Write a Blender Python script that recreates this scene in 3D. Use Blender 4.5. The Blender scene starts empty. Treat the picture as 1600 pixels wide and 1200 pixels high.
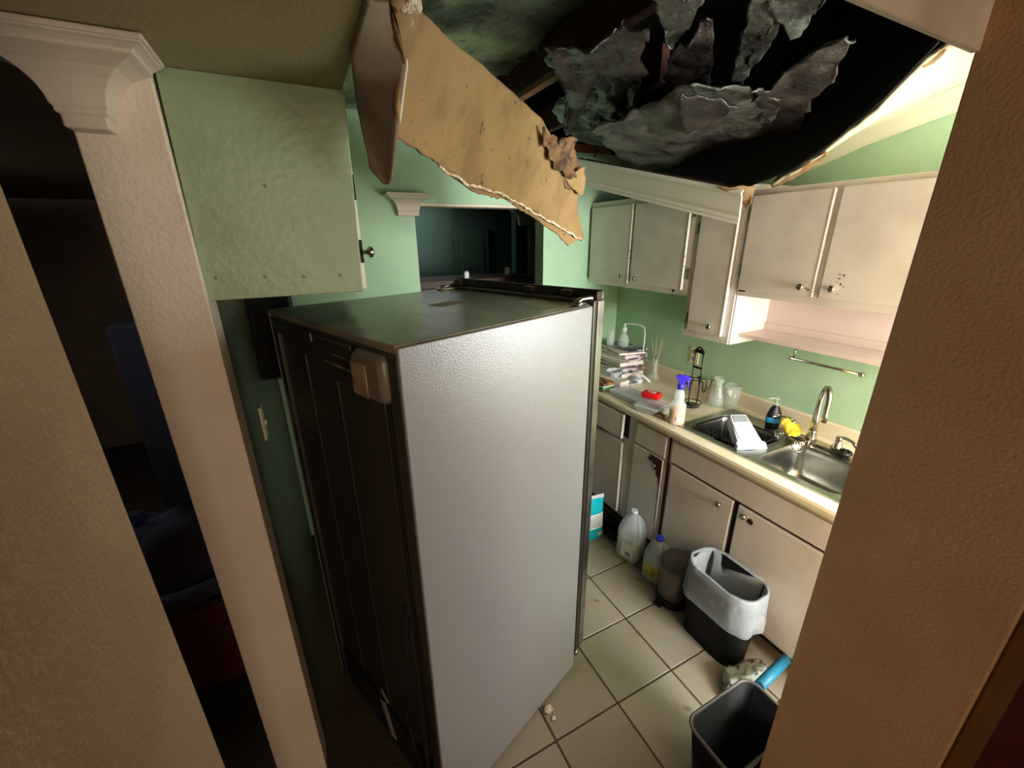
import bpy, bmesh, math, random
from mathutils import Vector, Matrix, noise
random.seed(7)
C = bpy.context.scene.collection
SC = bpy.context.scene
PI = math.pi

# ------------------------------------------------------------------ camera, world, light
def make_camera():
    yaw, pitch, roll = math.radians(26.499), math.radians(19.508), math.radians(-0.6555)
    f = Vector((math.sin(yaw)*math.cos(pitch), math.cos(yaw)*math.cos(pitch), -math.sin(pitch)))
    r = Vector((math.cos(yaw), -math.sin(yaw), 0)); u = r.cross(f)
    r2 = r*math.cos(roll)+u*math.sin(roll); u2 = -r*math.sin(roll)+u*math.cos(roll)
    cam = bpy.data.cameras.new('camera'); o = bpy.data.objects.new('camera', cam); C.objects.link(o)
    m = Matrix((r2, u2, -f)).transposed().to_4x4(); m.translation = (0, 0, 1.93)
    o.matrix_world = m
    cam.sensor_fit = 'HORIZONTAL'; cam.sensor_width = 36; cam.lens = 643.19/1600*36
    cam.clip_start = 0.01; SC.camera = o
make_camera()
w = bpy.data.worlds.new('world'); SC.world = w; w.use_nodes = True
w.node_tree.nodes['Background'].inputs[0].default_value = (0.75, 0.85, 1.0, 1)
w.node_tree.nodes['Background'].inputs[1].default_value = 0.05
def area(name, loc, rot, sx, sy, power, col):
    l = bpy.data.lights.new(name, 'AREA'); l.shape = 'RECTANGLE'; l.size = sx; l.size_y = sy
    l.energy = power; l.color = col
    o = bpy.data.objects.new(name, l); C.objects.link(o); o.location = loc; o.rotation_euler = rot
    return o
# daylight through the kitchen window (sink wall, right of the doorway pier)
area('window_daylight', (2.30, -0.10, 1.60), (0, math.radians(90), 0), 0.95, 0.95, 25, (0.96, 0.98, 1.0))
# daylight through the window at the kitchen's near end
area('end_window_daylight', (1.80, -1.56, 1.62), (math.radians(90), 0, 0), 0.9, 0.95, 118, (0.97, 0.98, 1.0))
# added fill lights: room beyond, side room, hall behind the camera
area('far_room_fill', (1.3, 4.6, 2.35), (0, 0, 0), 0.6, 0.4, 1.6, (0.95, 1.0, 0.98))
area('side_room_fill', (-1.7, 2.6, 2.2), (0, math.radians(-25), 0), 0.5, 0.5, 2.6, (0.95, 0.92, 1.0))
area('hall_fill', (0.45, -3.7, 1.6), (math.radians(88), 0, 0), 1.2, 1.4, 38, (1.0, 0.80, 0.60))
SC.view_settings.view_transform = 'Standard'; SC.view_settings.look = 'None'
SC.view_settings.gamma = 1; SC.view_settings.use_curve_mapping = False
SC.view_settings.exposure = 0.45

# ------------------------------------------------------------------ materials
def lin(c):
    return tuple(((v/255)/12.92 if v/255 <= .04045 else ((v/255+.055)/1.055)**2.4) for v in c)+(1,)
def speckle(m, scale, lo, hi, col):
    nt = m.node_tree; N = nt.nodes; L = nt.links; b = N['Principled BSDF']
    src = b.inputs['Base Color'].links[0].from_socket if b.inputs['Base Color'].links else None
    tc = N.new('ShaderNodeTexCoord'); n = N.new('ShaderNodeTexNoise'); n.inputs['Scale'].default_value = scale; n.inputs['Detail'].default_value = 6
    L.new(tc.outputs['Object'], n.inputs[0]); r = N.new('ShaderNodeValToRGB'); r.color_ramp.elements[0].position = lo; r.color_ramp.elements[1].position = hi
    L.new(n.outputs[0], r.inputs[0]); x = N.new('ShaderNodeMix'); x.data_type = 'RGBA'; L.new(r.outputs[0], x.inputs[0])
    if src: L.new(src, x.inputs[6])
    else: x.inputs[6].default_value = b.inputs['Base Color'].default_value
    x.inputs[7].default_value = lin(col); L.new(x.outputs[2], b.inputs['Base Color'])
def mat(name, col, rough=.6, metal=0, bump=0, bscale=60, col2=None, nscale=6, spec=.5, trans=0, ior=1.45,
        coat=0, emit=0, stretch=None, c0=.45, c1=.65, alpha=1, subs=0, sheen=0, detail=4):
    m = bpy.data.materials.new(name); m.use_nodes = True; nt = m.node_tree; N = nt.nodes; L = nt.links
    b = N['Principled BSDF']
    b.inputs['Base Color'].default_value = lin(col); b.inputs['Roughness'].default_value = rough
    b.inputs['Metallic'].default_value = metal; b.inputs['Specular IOR Level'].default_value = spec
    b.inputs['Transmission Weight'].default_value = trans; b.inputs['IOR'].default_value = ior
    b.inputs['Coat Weight'].default_value = coat; b.inputs['Alpha'].default_value = alpha
    if subs: b.inputs['Subsurface Weight'].default_value = subs; b.inputs['Subsurface Radius'].default_value = (.02, .02, .02)
    if emit: b.inputs['Emission Color'].default_value = lin(col); b.inputs['Emission Strength'].default_value = emit
    tc = N.new('ShaderNodeTexCoord'); mp = N.new('ShaderNodeMapping'); L.new(tc.outputs['Object'], mp.inputs[0])
    if stretch: mp.inputs['Scale'].default_value = stretch
    if col2:
        n = N.new('ShaderNodeTexNoise'); n.inputs['Scale'].default_value = nscale; n.inputs['Detail'].default_value = detail
        L.new(mp.outputs[0], n.inputs[0])
        r = N.new('ShaderNodeValToRGB'); r.color_ramp.elements[0].position = c0; r.color_ramp.elements[1].position = c1
        r.color_ramp.elements[0].color = lin(col); r.color_ramp.elements[1].color = lin(col2)
        L.new(n.outputs[0], r.inputs[0]); L.new(r.outputs[0], b.inputs['Base Color'])
    if bump:
        n2 = N.new('ShaderNodeTexNoise'); n2.inputs['Scale'].default_value = bscale; n2.inputs['Detail'].default_value = 3
        L.new(mp.outputs[0], n2.inputs[0])
        bp = N.new('ShaderNodeBump'); bp.inputs['Strength'].default_value = bump; bp.inputs['Distance'].default_value = .01
        L.new(n2.outputs[0], bp.inputs['Height']); L.new(bp.outputs[0], b.inputs['Normal'])
    return m
M = {}
M['green'] = mat('green_wall_paint', (166, 198, 164), .55, bump=.10, bscale=90, col2=(158, 191, 156), nscale=3)
M['greencab'] = mat('green_cabinet_paint', (146, 164, 132), .38, bump=.16, bscale=55, col2=(136, 153, 122), nscale=4)
M['cab'] = mat('cream_cabinet_paint', (222, 214, 204), .42, bump=.06, bscale=30, col2=(209, 200, 190), nscale=5)
M['cabedge'] = mat('chipped_white_edge', (232, 228, 218), .4, col2=(150, 130, 110), nscale=30, c0=.62, c1=.70)
M['pink'] = mat('pinkish_shelf_paint', (214, 198, 187), .5, bump=.05, bscale=40)
M['basecab'] = mat('greyish_cabinet_paint', (222, 213, 206), .45, bump=.06, bscale=30, col2=(210, 200, 192), nscale=4)
M['gap'] = mat('dark_recess', (34, 26, 22), .9)
M['peel'] = mat('peeled_brown_paint', (62, 30, 24), .8, bump=.3, bscale=60)
M['beige'] = mat('beige_wall_paint', (176, 150, 122), .6, bump=.22, bscale=140, col2=(166, 140, 112), nscale=3)
M['postpaint'] = mat('off_white_post_paint', (220, 206, 188), .55, bump=.18, bscale=120, col2=(212, 197, 177), nscale=4)
M['pier'] = mat('tan_pier_paint', (212, 176, 134), .6, bump=.22, bscale=140, col2=(202, 164, 124), nscale=3)
M['hallceil'] = mat('olive_white_ceiling_paint', (156, 145, 108), .7, bump=.15, bscale=90, col2=(146, 137, 103), nscale=3)
M['plaster'] = mat('smeared_grey_plaster', (206, 194, 176), .7, bump=.4, bscale=14, col2=(182, 168, 150), nscale=5)
M['ceil'] = mat('cream_ceiling_paint', (206, 203, 174), .6, bump=.08, bscale=30)
M['crown'] = mat('white_crown_paint', (205, 202, 184), .45, bump=.05, bscale=30)
M['corbel'] = mat('white_moulding_paint', (202, 190, 172), .5, bump=.08, bscale=60)
M['paper'] = mat('tan_drywall_paper', (146, 116, 76), .85, bump=.25, bscale=50, col2=(126, 99, 64), nscale=7, stretch=(1, 2, 1))
M['paperb'] = mat('brown_torn_paper', (120, 88, 58), .9, bump=.6, bscale=60, col2=(60, 42, 30), nscale=22)
M['flap'] = mat('grey_painted_drywall', (120, 107, 88), .75, bump=.1, bscale=40, col2=(112, 94, 75), nscale=5)
M['gypsum'] = mat('white_gypsum', (226, 214, 190), .95, bump=.8, bscale=120, col2=(190, 150, 110), nscale=60)
M['insul'] = mat('grey_insulation_facing', (74, 74, 62), .5, bump=.9, bscale=40, col2=(32, 26, 22), nscale=7, spec=.6, c0=.4, c1=.68)
M['insuld'] = mat('dark_insulation_facing', (46, 37, 31), .42, bump=.9, bscale=42, col2=(26, 20, 18), nscale=6, spec=.6, c0=.4, c1=.66)  # dark brown mottled facing colour
M['batt'] = mat('highlit_batt_facing', (160, 168, 134), .5, bump=.7, bscale=34, col2=(56, 52, 42), nscale=3.2, spec=.6, c0=.40, c1=.62)  # greenish light patch on the batt is put into this pale colour
M['beam'] = mat('dark_red_brown_joist', (70, 28, 18), .8, bump=.2, bscale=30, col2=(48, 20, 14), nscale=5, stretch=(1, .1, 1))
M['rawwood'] = mat('raw_brown_wood', (140, 98, 66), .8, bump=.2, bscale=30, col2=(110, 76, 52), nscale=6)
M['black'] = mat('dull_black', (12, 10, 10), .9)
M['attic'] = mat('darkened_attic_boards', (7, 6, 6), .95)  # near black, so the attic's darkness sits in the colour
M['fside'] = mat('grey_textured_steel', (160, 160, 163), .34, metal=.25, bump=.12, bscale=230, spec=.5)
M['ftop'] = mat('dusty_dark_fridge_top', (118, 110, 98), .24, metal=.1, bump=.03, bscale=120, col2=(158, 146, 126), nscale=4, c0=.42, c1=.7)
M['fback'] = mat('dark_grey_fridge_back', (62, 58, 50), .4, metal=.2, bump=.05, bscale=30)
M['fdark'] = mat('dark_steel_trim', (74, 70, 66), .3, metal=.6)
M['steel'] = mat('brushed_stainless', (176, 174, 168), .28, metal=1, bump=.03, bscale=200, col2=(150, 148, 144), nscale=8)
M['chrome'] = mat('worn_nickel', (190, 184, 172), .2, metal=1)
M['boxgrey'] = mat('smoky_grey_box_plastic', (112, 106, 92), .3, bump=.1, bscale=40)
M['foam'] = mat('dirty_foam', (160, 142, 112), .9, bump=.4, bscale=60, col2=(120, 100, 76), nscale=20)
M['counter'] = mat('cream_laminate', (226, 214, 186), .35, col2=(214, 198, 166), nscale=3)
M['tile1'] = mat('beige_floor_tile', (150, 141, 126), .4, bump=.06, bscale=20, col2=(150, 136, 112), nscale=5, c0=.4, c1=.75)
M['tile2'] = mat('grey_beige_floor_tile', (142, 133, 117), .4, bump=.06, bscale=20, col2=(138, 122, 98), nscale=4, c0=.45, c1=.8)
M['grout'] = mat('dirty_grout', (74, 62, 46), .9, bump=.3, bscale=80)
M['glass'] = mat('clear_glass', (220, 232, 222), .05, alpha=.20, spec=.9)
M['wire'] = mat('black_wire', (26, 22, 22), .45, metal=.3)
M['blackp'] = mat('black_plastic', (15, 14, 16), .45)
M['binblack'] = mat('matt_black_plastic', (8, 8, 9), .6, spec=.25)
M['alcove'] = mat('shade_darkened_alcove_paint', (84, 78, 60), .6, bump=.1, bscale=60)  # alcove shadow is put into this darkened wall colour
M['blackg'] = mat('glossy_black', (14, 14, 16), .18)
M['whitep'] = mat('white_plastic', (212, 216, 220), .35)
M['dishw'] = mat('pale_grey_plastic', (184, 190, 198), .35)
M['trans'] = mat('milky_plastic', (222, 232, 238), .35, alpha=.36)
M['clearp'] = mat('clear_plastic', (225, 230, 235), .15, alpha=.35, spec=.8)
M['liner'] = mat('translucent_white_liner', (196, 203, 208), .4, bump=.6, bscale=22, alpha=.34)
M['bagp'] = mat('grey_white_plastic_bag', (168, 172, 160), .4, bump=.8, bscale=24, alpha=.85)
M['blue'] = mat('blue_violet_plastic', (62, 44, 190), .35)
M['bluecap'] = mat('blue_cap', (36, 62, 210), .35)
M['yellow_l'] = mat('amber_liquid', (232, 160, 44), .2)
M['yellowlab'] = mat('yellow_label', (214, 196, 44), .5, col2=(150, 140, 40), nscale=30)
M['bluelab'] = mat('bright_blue_label', (44, 150, 220), .5)
M['sponge'] = mat('yellow_cloth', (232, 204, 60), .9, bump=.5, bscale=80, col2=(200, 168, 40), nscale=30)
M['red'] = mat('red_plastic_wrap', (222, 26, 30), .28, bump=.15, bscale=30)
M['cyan'] = mat('turquoise_bag', (20, 176, 190), .35, bump=.3, bscale=20)
M['blueroll'] = mat('blue_roll', (34, 116, 150), .45)
M['greyp'] = mat('grey_brown_lid', (92, 84, 80), .45)
M['canbody'] = mat('dull_steel_can', (110, 102, 96), .35, metal=.6)
M['label'] = mat('white_label', (224, 226, 224), .6)
M['labgrey'] = mat('grey_print', (130, 134, 136), .6)
M['cardg'] = mat('green_carton', (70, 140, 100), .6)
M['cardo'] = mat('brown_carton', (120, 84, 56), .6)
M['orange'] = mat('orange_pencil_paint', (236, 160, 50), .5)
M['mag'] = mat('magazine_print', (196, 186, 184), .5, col2=(120, 70, 76), nscale=18, c0=.5, c1=.6)
M['magd'] = mat('dark_magazine_print', (90, 84, 88), .5, col2=(190, 190, 190), nscale=14, c0=.5, c1=.6)
M['pages'] = mat('paper_pages', (222, 214, 206), .7, col2=(196, 186, 178), nscale=60, stretch=(1, 1, 12))
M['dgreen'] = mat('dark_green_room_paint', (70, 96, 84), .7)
M['dbrown'] = mat('dark_brown_wood', (64, 44, 34), .6, bump=.1, bscale=20)
M['dred'] = mat('dark_red_wood', (84, 22, 20), .6)
M['cloth'] = mat('dark_grey_cloth', (74, 74, 86), .9, bump=.5, bscale=30)
M['darkblue'] = mat('bright_blue_cloth', (60, 90, 220), .7)
M['brownwood'] = mat('reddish_brown_side', (96, 52, 34), .6)
M['frost'] = mat('window_daylight_pane', (226, 240, 235), .5, emit=3.0)
M['white'] = mat('white_paint', (226, 224, 216), .45)
M['ivory'] = mat('ivory_plate', (214, 200, 160), .4)
M['reed'] = mat('pale_reed', (190, 170, 130), .8)
M['tapew'] = mat('old_tape', (170, 156, 132), .6)
M['screw'] = mat('painted_over_screw', (126, 140, 108), .5, metal=.0)

speckle(M['paper'], 38, .66, .72, (74, 54, 34))
speckle(M['tile1'], 9, .62, .72, (96, 80, 60)); speckle(M['tile2'], 7, .62, .74, (100, 84, 64))
speckle(M['batt'], 22, .60, .70, (26, 20, 18))
# ------------------------------------------------------------------ mesh builder
class MB:
    def __init__(s): s.v = []; s.f = []; s.sm = []
    def add(s, vs, fs, T=None, smooth=False):
        n = len(s.v)
        s.v += [tuple((T @ Vector(p)) if T else p) for p in vs]
        s.f += [tuple(i+n for i in f) for f in fs]; s.sm += [smooth]*len(fs)
        return s
    def box(s, a, b, T=None):
        x0, y0, z0 = a; x1, y1, z1 = b
        vs = [(x0,y0,z0),(x1,y0,z0),(x1,y1,z0),(x0,y1,z0),(x0,y0,z1),(x1,y0,z1),(x1,y1,z1),(x0,y1,z1)]
        return s.add(vs, [(0,3,2,1),(4,5,6,7),(0,1,5,4),(1,2,6,5),(2,3,7,6),(3,0,4,7)], T)
    def loft(s, loops, T=None, cap0=True, cap1=True, smooth=True, closed=True):
        n = len(loops[0]); vs = [p for l in loops for p in l]; fs = []
        for i in range(len(loops)-1):
            for j in range(n if closed else n-1):
                k = (j+1) % n
                fs.append((i*n+j, i*n+k, (i+1)*n+k, (i+1)*n+j))
        s.add(vs, fs, T, smooth)
        if cap0: s.add(loops[0], [tuple(range(n))[::-1]], T)
        if cap1: s.add(loops[-1], [tuple(range(n))], T)
        return s
    def lathe(s, prof, n=24, T=None, cap0=True, cap1=True):
        loops = [[(r*math.cos(2*PI*k/n), r*math.sin(2*PI*k/n), z) for k in range(n)] for r, z in prof]
        return s.loft(loops, T, cap0, cap1)
    def tube(s, path, r, n=8, T=None, closed=False):
        P = [Vector(p) for p in path]; loops = []; up = None
        R = r if isinstance(r, (list, tuple)) else [r]*len(P)
        for i, p in enumerate(P):
            if closed: d = (P[(i+1) % len(P)]-P[i-1]).normalized()
            else: d = (P[min(i+1, len(P)-1)]-P[max(i-1, 0)]).normalized()
            if up is None: up = Vector((0,0,1)) if abs(d.z) < .9 else Vector((1,0,0))
            a = d.cross(up).normalized(); up2 = a.cross(d).normalized(); up = up2
            loops.append([tuple(p+(a*math.cos(2*PI*k/n)+up2*math.sin(2*PI*k/n))*R[i]) for k in range(n)])
        if closed: loops.append(loops[0])
        return s.loft(loops, T, not closed, not closed)
    def prism(s, pts, d0, d1, axis=2, T=None):
        def mk(p, d):
            return (p[0], p[1], d) if axis == 2 else ((p[0], d, p[1]) if axis == 1 else (d, p[0], p[1]))
        return s.loft([[mk(p, d0) for p in pts], [mk(p, d1) for p in pts]], T, smooth=False)
    def grid(s, fn, nu, nv, T=None, smooth=True):
        vs = [tuple(fn(i/nu, j/nv)) for i in range(nu+1) for j in range(nv+1)]
        fs = [(i*(nv+1)+j, (i+1)*(nv+1)+j, (i+1)*(nv+1)+j+1, i*(nv+1)+j+1) for i in range(nu) for j in range(nv)]
        return s.add(vs, fs, T, smooth)
ROOT = {}
def obj(name, mb, m, parent=None, local=False, bevel=0, seg=2, solid=0, sub=0, fixn=True):
    me = bpy.data.meshes.new(name); me.from_pydata(mb.v, [], mb.f)
    for p, sm in zip(me.polygons, mb.sm): p.use_smooth = sm
    if fixn:
        bm = bmesh.new(); bm.from_mesh(me); bmesh.ops.remove_doubles(bm, verts=bm.verts, dist=1e-6)
        bmesh.ops.recalc_face_normals(bm, faces=bm.faces); bm.to_mesh(me); bm.free()
    top = parent
    while top is not None and top.parent is not None: top = top.parent
    if parent is not None and not local and top.name in ROOT: me.transform(ROOT[top.name].inverted())
    o = bpy.data.objects.new(name, me); C.objects.link(o); me.materials.append(M[m] if isinstance(m, str) else m)
    if parent is not None: o.parent = parent
    if sub: md = o.modifiers.new('subd', 'SUBSURF'); md.levels = sub; md.render_levels = sub
    if solid: md = o.modifiers.new('solid', 'SOLIDIFY'); md.thickness = solid; md.offset = 0
    if name in ('paint_chip', 'print_line'): o['kind'] = 'stuff'
    if bevel: md = o.modifiers.new('bevel', 'BEVEL'); md.width = bevel; md.segments = seg; md.limit_method = 'ANGLE'; md.angle_limit = .6
    return o
def tag(o, label, cat, group=None, kind=None):
    o['label'] = label; o['category'] = cat
    if group: o['group'] = group
    if kind: o['kind'] = kind
    return o
def thing(name, label, cat, loc=(0,0,0), rotz=0, group=None):
    o = bpy.data.objects.new(name, None); C.objects.link(o); o.location = loc; o.rotation_euler = (0, 0, rotz)
    o.empty_display_size = .05
    ROOT[o.name] = Matrix.Translation(Vector(loc)) @ Matrix.Rotation(rotz, 4, 'Z')
    return tag(o, label, cat, group)
def struct(name, mb, m, parent=None, label=None, **k):
    o = obj(name, mb, m, parent, **k)
    if parent is None:
        o['kind'] = 'structure'; o['category'] = name.split('_')[0]
        o['label'] = label or name
    return o
def B(*boxes):
    m = MB()
    for a, b in boxes: m.box(a, b)
    return m
def rrect(cx, cy, w, h, r, z=0, n=5):
    pts = []
    for qx, qy, a0 in ((1,1,0),(-1,1,PI/2),(-1,-1,PI),(1,-1,1.5*PI)):
        for k in range(n+1):
            a = a0+PI/2*k/n
            pts.append((cx+qx*(w/2-r)+r*math.cos(a), cy+qy*(h/2-r)+r*math.sin(a), z))
    return pts
def TR(loc, rz=0, rx=0, ry=0):
    return Matrix.Translation(Vector(loc)) @ Matrix.Rotation(rz, 4, 'Z') @ Matrix.Rotation(ry, 4, 'Y') @ Matrix.Rotation(rx, 4, 'X')
def fbm(p, s, a):
    q = Vector(p)*s
    return Vector((noise.noise(q), noise.noise(q+Vector((31,7,3))), noise.noise(q+Vector((5,71,13)))))*a
def lerp_poly(P, t):
    # point at parameter t (0..1) along polyline, by length
    L = [(Vector(P[i+1])-Vector(P[i])).length for i in range(len(P)-1)]; T = sum(L)*t
    for i, l in enumerate(L):
        if T <= l or i == len(L)-1: return Vector(P[i]).lerp(Vector(P[i+1]), min(1, T/max(l, 1e-9)))
        T -= l
def sheet(PA, PB, nu=24, nv=10, amp=.01, sc=6, jag=0, seed=0):
    # surface between two polylines with noise; jag roughens the B edge
    def fn(u, v):
        a, b = lerp_poly(PA, u), lerp_poly(PB, u)
        p = a.lerp(b, v)
        if jag and v > .999: p += Vector((0, 0, jag*noise.noise(Vector((u*60+seed, 3, seed)))))+fbm(p, 40, jag*.5)
        p += fbm(p+Vector((seed, 0, 0)), sc, amp)+fbm(p+Vector((seed, 9, 0)), sc*3.2, amp*.35)
        return p
    return MB().grid(fn, nu, nv)

# ------------------------------------------------------------------ the setting
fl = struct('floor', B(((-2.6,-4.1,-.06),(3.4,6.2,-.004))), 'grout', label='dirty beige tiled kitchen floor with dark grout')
tbase = None
xs = [-.32+.32*k-.005 for k in range(0, 8)]; ys = [.275+.3165*k for k in range(0, 8)]
tms = []
for mi in ('tile1', 'tile2'):
    t_ = MB().box((.0025,.0025,-.012), (.3145,.3105,0))
    o = obj('tile', t_, mi, fl, local=True, bevel=.002, seg=1); tms.append(o.data)
    o.location = (xs[0 if mi == 'tile1' else 1]+.96, ys[0]-.3165, 0)
k = 0
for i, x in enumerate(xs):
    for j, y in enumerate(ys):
        if i < 2: continue  # tiles left out by the fridge; bare dark grout stands in for shadow
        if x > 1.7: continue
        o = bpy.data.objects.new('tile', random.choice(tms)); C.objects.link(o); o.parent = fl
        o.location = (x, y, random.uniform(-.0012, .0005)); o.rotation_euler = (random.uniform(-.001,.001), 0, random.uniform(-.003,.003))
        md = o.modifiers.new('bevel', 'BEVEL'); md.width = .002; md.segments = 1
tm3 = obj('tile', MB().box((.0025,.0025,-.012), (.2,.3105,0)), 'tile2', fl, local=True); tm3.location = (1.596+.0, ys[1]+.3165*9, 0)
struct('wall_back', B(((-.35,2.73,0),(.70,2.85,2.5)), ((1.63,2.73,0),(2.46,2.85,2.5)), ((.70,2.73,2.14),(1.63,2.85,2.5)), ((-.35,2.731,2.5),(.92,2.85,3.1))), 'green',
       label='far green kitchen wall with the dark room opening')
struct('wall_right', B(((2.36,-1.7,0),(2.46,2.85,1.1)), ((2.36,-1.7,2.12),(2.46,2.85,2.5)), ((2.36,.42,1.1),(2.46,2.85,2.12)), ((2.36,-1.7,1.1),(2.46,-.62,2.12))), 'green',
       label='green wall behind the sink counter')
w1 = struct('window_1', B(((2.37,-.62,1.1),(2.43,-.56,2.12)), ((2.37,.36,1.1),(2.43,.42,2.12)), ((2.37,-.56,1.1),(2.43,.36,1.16)), ((2.37,-.56,2.06),(2.43,.36,2.12)), ((2.37,-.56,1.59),(2.43,.36,1.63))), 'white', label='kitchen window over the counter behind the pier')
obj('pane', B(((2.41,-.56,1.16),(2.415,.36,2.06))), 'frost', w1)
struct('wall_end', B(((1.05,-1.7,0),(2.46,-1.6,1.1)), ((1.05,-1.7,2.12),(2.46,-1.6,2.5)), ((1.05,-1.7,1.1),(1.35,-1.6,2.12)), ((2.27,-1.7,1.1),(2.46,-1.6,2.12))), 'green', label='near end wall of the kitchen')
w2 = struct('window_2', B(((1.35,-1.68,1.1),(1.40,-1.62,2.12)), ((2.22,-1.68,1.1),(2.27,-1.62,2.12)), ((1.40,-1.68,1.1),(2.22,-1.62,1.15)), ((1.40,-1.68,2.07),(2.22,-1.62,2.12))), 'white', label='window at the near end of the kitchen')
obj('pane', B(((1.40,-1.66,1.15),(2.22,-1.655,2.07))), 'frost', w2)
# partition whose end is the wide tan pier on the right of the photograph
struct('wall_partition', B(((1.05,.09,0),(1.25,.39,2.5)), ((1.075,-4.0,0),(1.25,.09,2.5))), 'pier', bevel=.004, label='tan painted pier at the right of the doorway')
d1 = struct('door_1', B(((1.045,-.78,0.01),(1.07,.055,2.05))), 'dred', bevel=.003, label='dark red wooden door beside the tan pier')
struct('wall_header', B(((-1.6,.382,2.2085),(1.05,.394,2.6))), 'plaster', bevel=.003, label='grey plastered header over the doorway')
struct('wall_post', B(((-.352,1.22,0),(-.205,1.33,2.275))), 'postpaint', bevel=.003, label='off white painted post between the black opening and the kitchen')
struct('wall_hall', B(((-.40,-4.0,0),(-.276,.70,2.275))), 'beige', bevel=.004, label='beige hall wall at the far left edge')
struct('wall_left', B(((-.31,1.33,0),(-.21,2.73,2.28)), ((-.31,1.28,2.32),(-.21,2.73,3.1))), 'alcove', label='alcove wall left of the fridge with its shade painted in')
struct('wall_front', B(((-.40,-4.1,0),(1.075,-4.0,2.4)), ((-2.6,.6,0),(-.40,.7,2.4)), ((-2.6,.7,0),(-2.5,5.2,2.4)), ((-2.5,5.1,0),(.2,5.2,2.4))), 'beige', label='hall wall behind the viewer')
struct('ceiling', B(((-2.6,-4.1,2.275),(.165,.38,2.32)), ((-2.6,.396,2.275),(.165,1.26,2.32)), ((-2.6,1.26,2.275),(-.21,5,2.32)), ((.165,-4.1,2.275),(1.075,.38,2.32))), 'hallceil', label='olive white hall ceiling at the upper left')
# attic shell above the fallen ceiling
struct('ceiling_attic', B(((-.4,.39,3.1),(2.6,6.1,3.16)), ((2.46,.3,2.5),(2.6,6.1,3.1)), ((.145,.45,2.32),(.164,1.26,3.1)), ((-.4,6.0,2.3),(2.6,6.1,3.1)), ((.0,.39,2.6),(2.46,.45,3.1)), ((-.5,2.73,2.3),(-.35,6.1,3.1)), ((-.31,1.26,2.32),(.164,1.28,3.1)), ((1.25,.2,2.52),(2.46,.39,3.1))), 'attic', label='attic boards above the ceiling hole with the darkness in their colour')
# right part of the kitchen ceiling: flat near the window, sagging towards the counter
A_ = [(1.85, 0.716, 2.526), (1.88, 0.775, 2.475), (1.9, 0.829, 2.448), (1.92, 0.89, 2.393), (1.95, 0.981, 2.325), (1.98, 1.109, 2.248), (2, 1.234, 2.188), (2.02, 1.339, 2.149)]
A_ = [(1.25,-1.6,2.5), (1.6,.0,2.5)]+A_[1:]
Bt = [(2.31,-1.6,2.5), (2.31,.0,2.5), (2.31,.55,2.50), (2.31,.873,2.455), (2.31,1.165,2.385), (2.31,1.453,2.29)]
def ceil_sheet():
    def fn(u, v):
        a = lerp_poly(A_, u**.7); b = lerp_poly(Bt, u**.7)
        p = a.lerp(b, v)+Vector((0,0,-.012*math.sin(v*PI)))
        if v < .01: p += fbm(p, 25, .008)
        return p
    return MB().grid(fn, 70, 10)
cr = struct('ceiling_sagging', ceil_sheet(), 'ceil', solid=.013, label='pale sagging ceiling drywall above the right wall cabinets')
def crown_sheet():
    pr = [(0,0),(.005,-.012),(.012,-.016),(.022,-.04),(.036,-.066),(.044,-.072),(.047,-.085)]
    def fn(u, v):
        b = lerp_poly(Bt, u); q = v*(len(pr)-1); i = min(int(q), len(pr)-2); t = q-i
        return b+Vector((pr[i][0]*(1-t)+pr[i+1][0]*t, 0, pr[i][1]*(1-t)+pr[i+1][1]*t))
    return MB().grid(fn, 30, 12)
struct('trim_1', crown_sheet(), 'ceil', solid=.004, label='cream crown moulding above the right wall cabinets')
# torn paper edge of that ceiling
eA = [tuple(Vector(p)+Vector((-.004,0,.002))) for p in A_[3:]]
for (a, b, wd) in ((0.0,.10,.03), (.62,1.0,.032)):
    pa = [tuple(lerp_poly(A_[2:], a+(b-a)*k/6)) for k in range(7)]
    pb = [tuple(Vector(p)+Vector((wd*(.4+.6*math.sin(i/6*PI)), -wd*.2, -.012))) for i, p in enumerate(pa)]
    obj('torn_edge', sheet(pa, pb, 26, 3, .004, 30, seed=3+a*10), 'paper', cr, solid=.004)
for q in ((2.15, 0.918, 2.436), (2.12, 0.983, 2.359), (2.1, 1.037, 2.495)):
    pass
# far room seen through the opening
FA, FB, FC = (2.109, 4.1, 1.879), (2.248, 4.1, 1.877), (2.303, 4.1, 1.876)
WA, WB = (FA[0],4.1,0), (FB[0],4.2,2.4)
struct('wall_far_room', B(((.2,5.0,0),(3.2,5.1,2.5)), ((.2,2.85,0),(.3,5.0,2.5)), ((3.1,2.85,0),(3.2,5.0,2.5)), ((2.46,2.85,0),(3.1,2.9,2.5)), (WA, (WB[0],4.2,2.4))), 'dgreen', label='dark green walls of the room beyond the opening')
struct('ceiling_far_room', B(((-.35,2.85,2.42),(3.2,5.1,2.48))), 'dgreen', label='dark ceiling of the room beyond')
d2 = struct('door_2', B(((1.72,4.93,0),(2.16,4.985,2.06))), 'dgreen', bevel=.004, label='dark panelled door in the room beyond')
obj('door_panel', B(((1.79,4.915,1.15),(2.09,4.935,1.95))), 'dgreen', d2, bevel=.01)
struct('trim_2', B(((FB[0],4.08,0),(FC[0],4.2,2.12))), 'postpaint', label='pale door casing strip in the dark room beyond')

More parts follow.
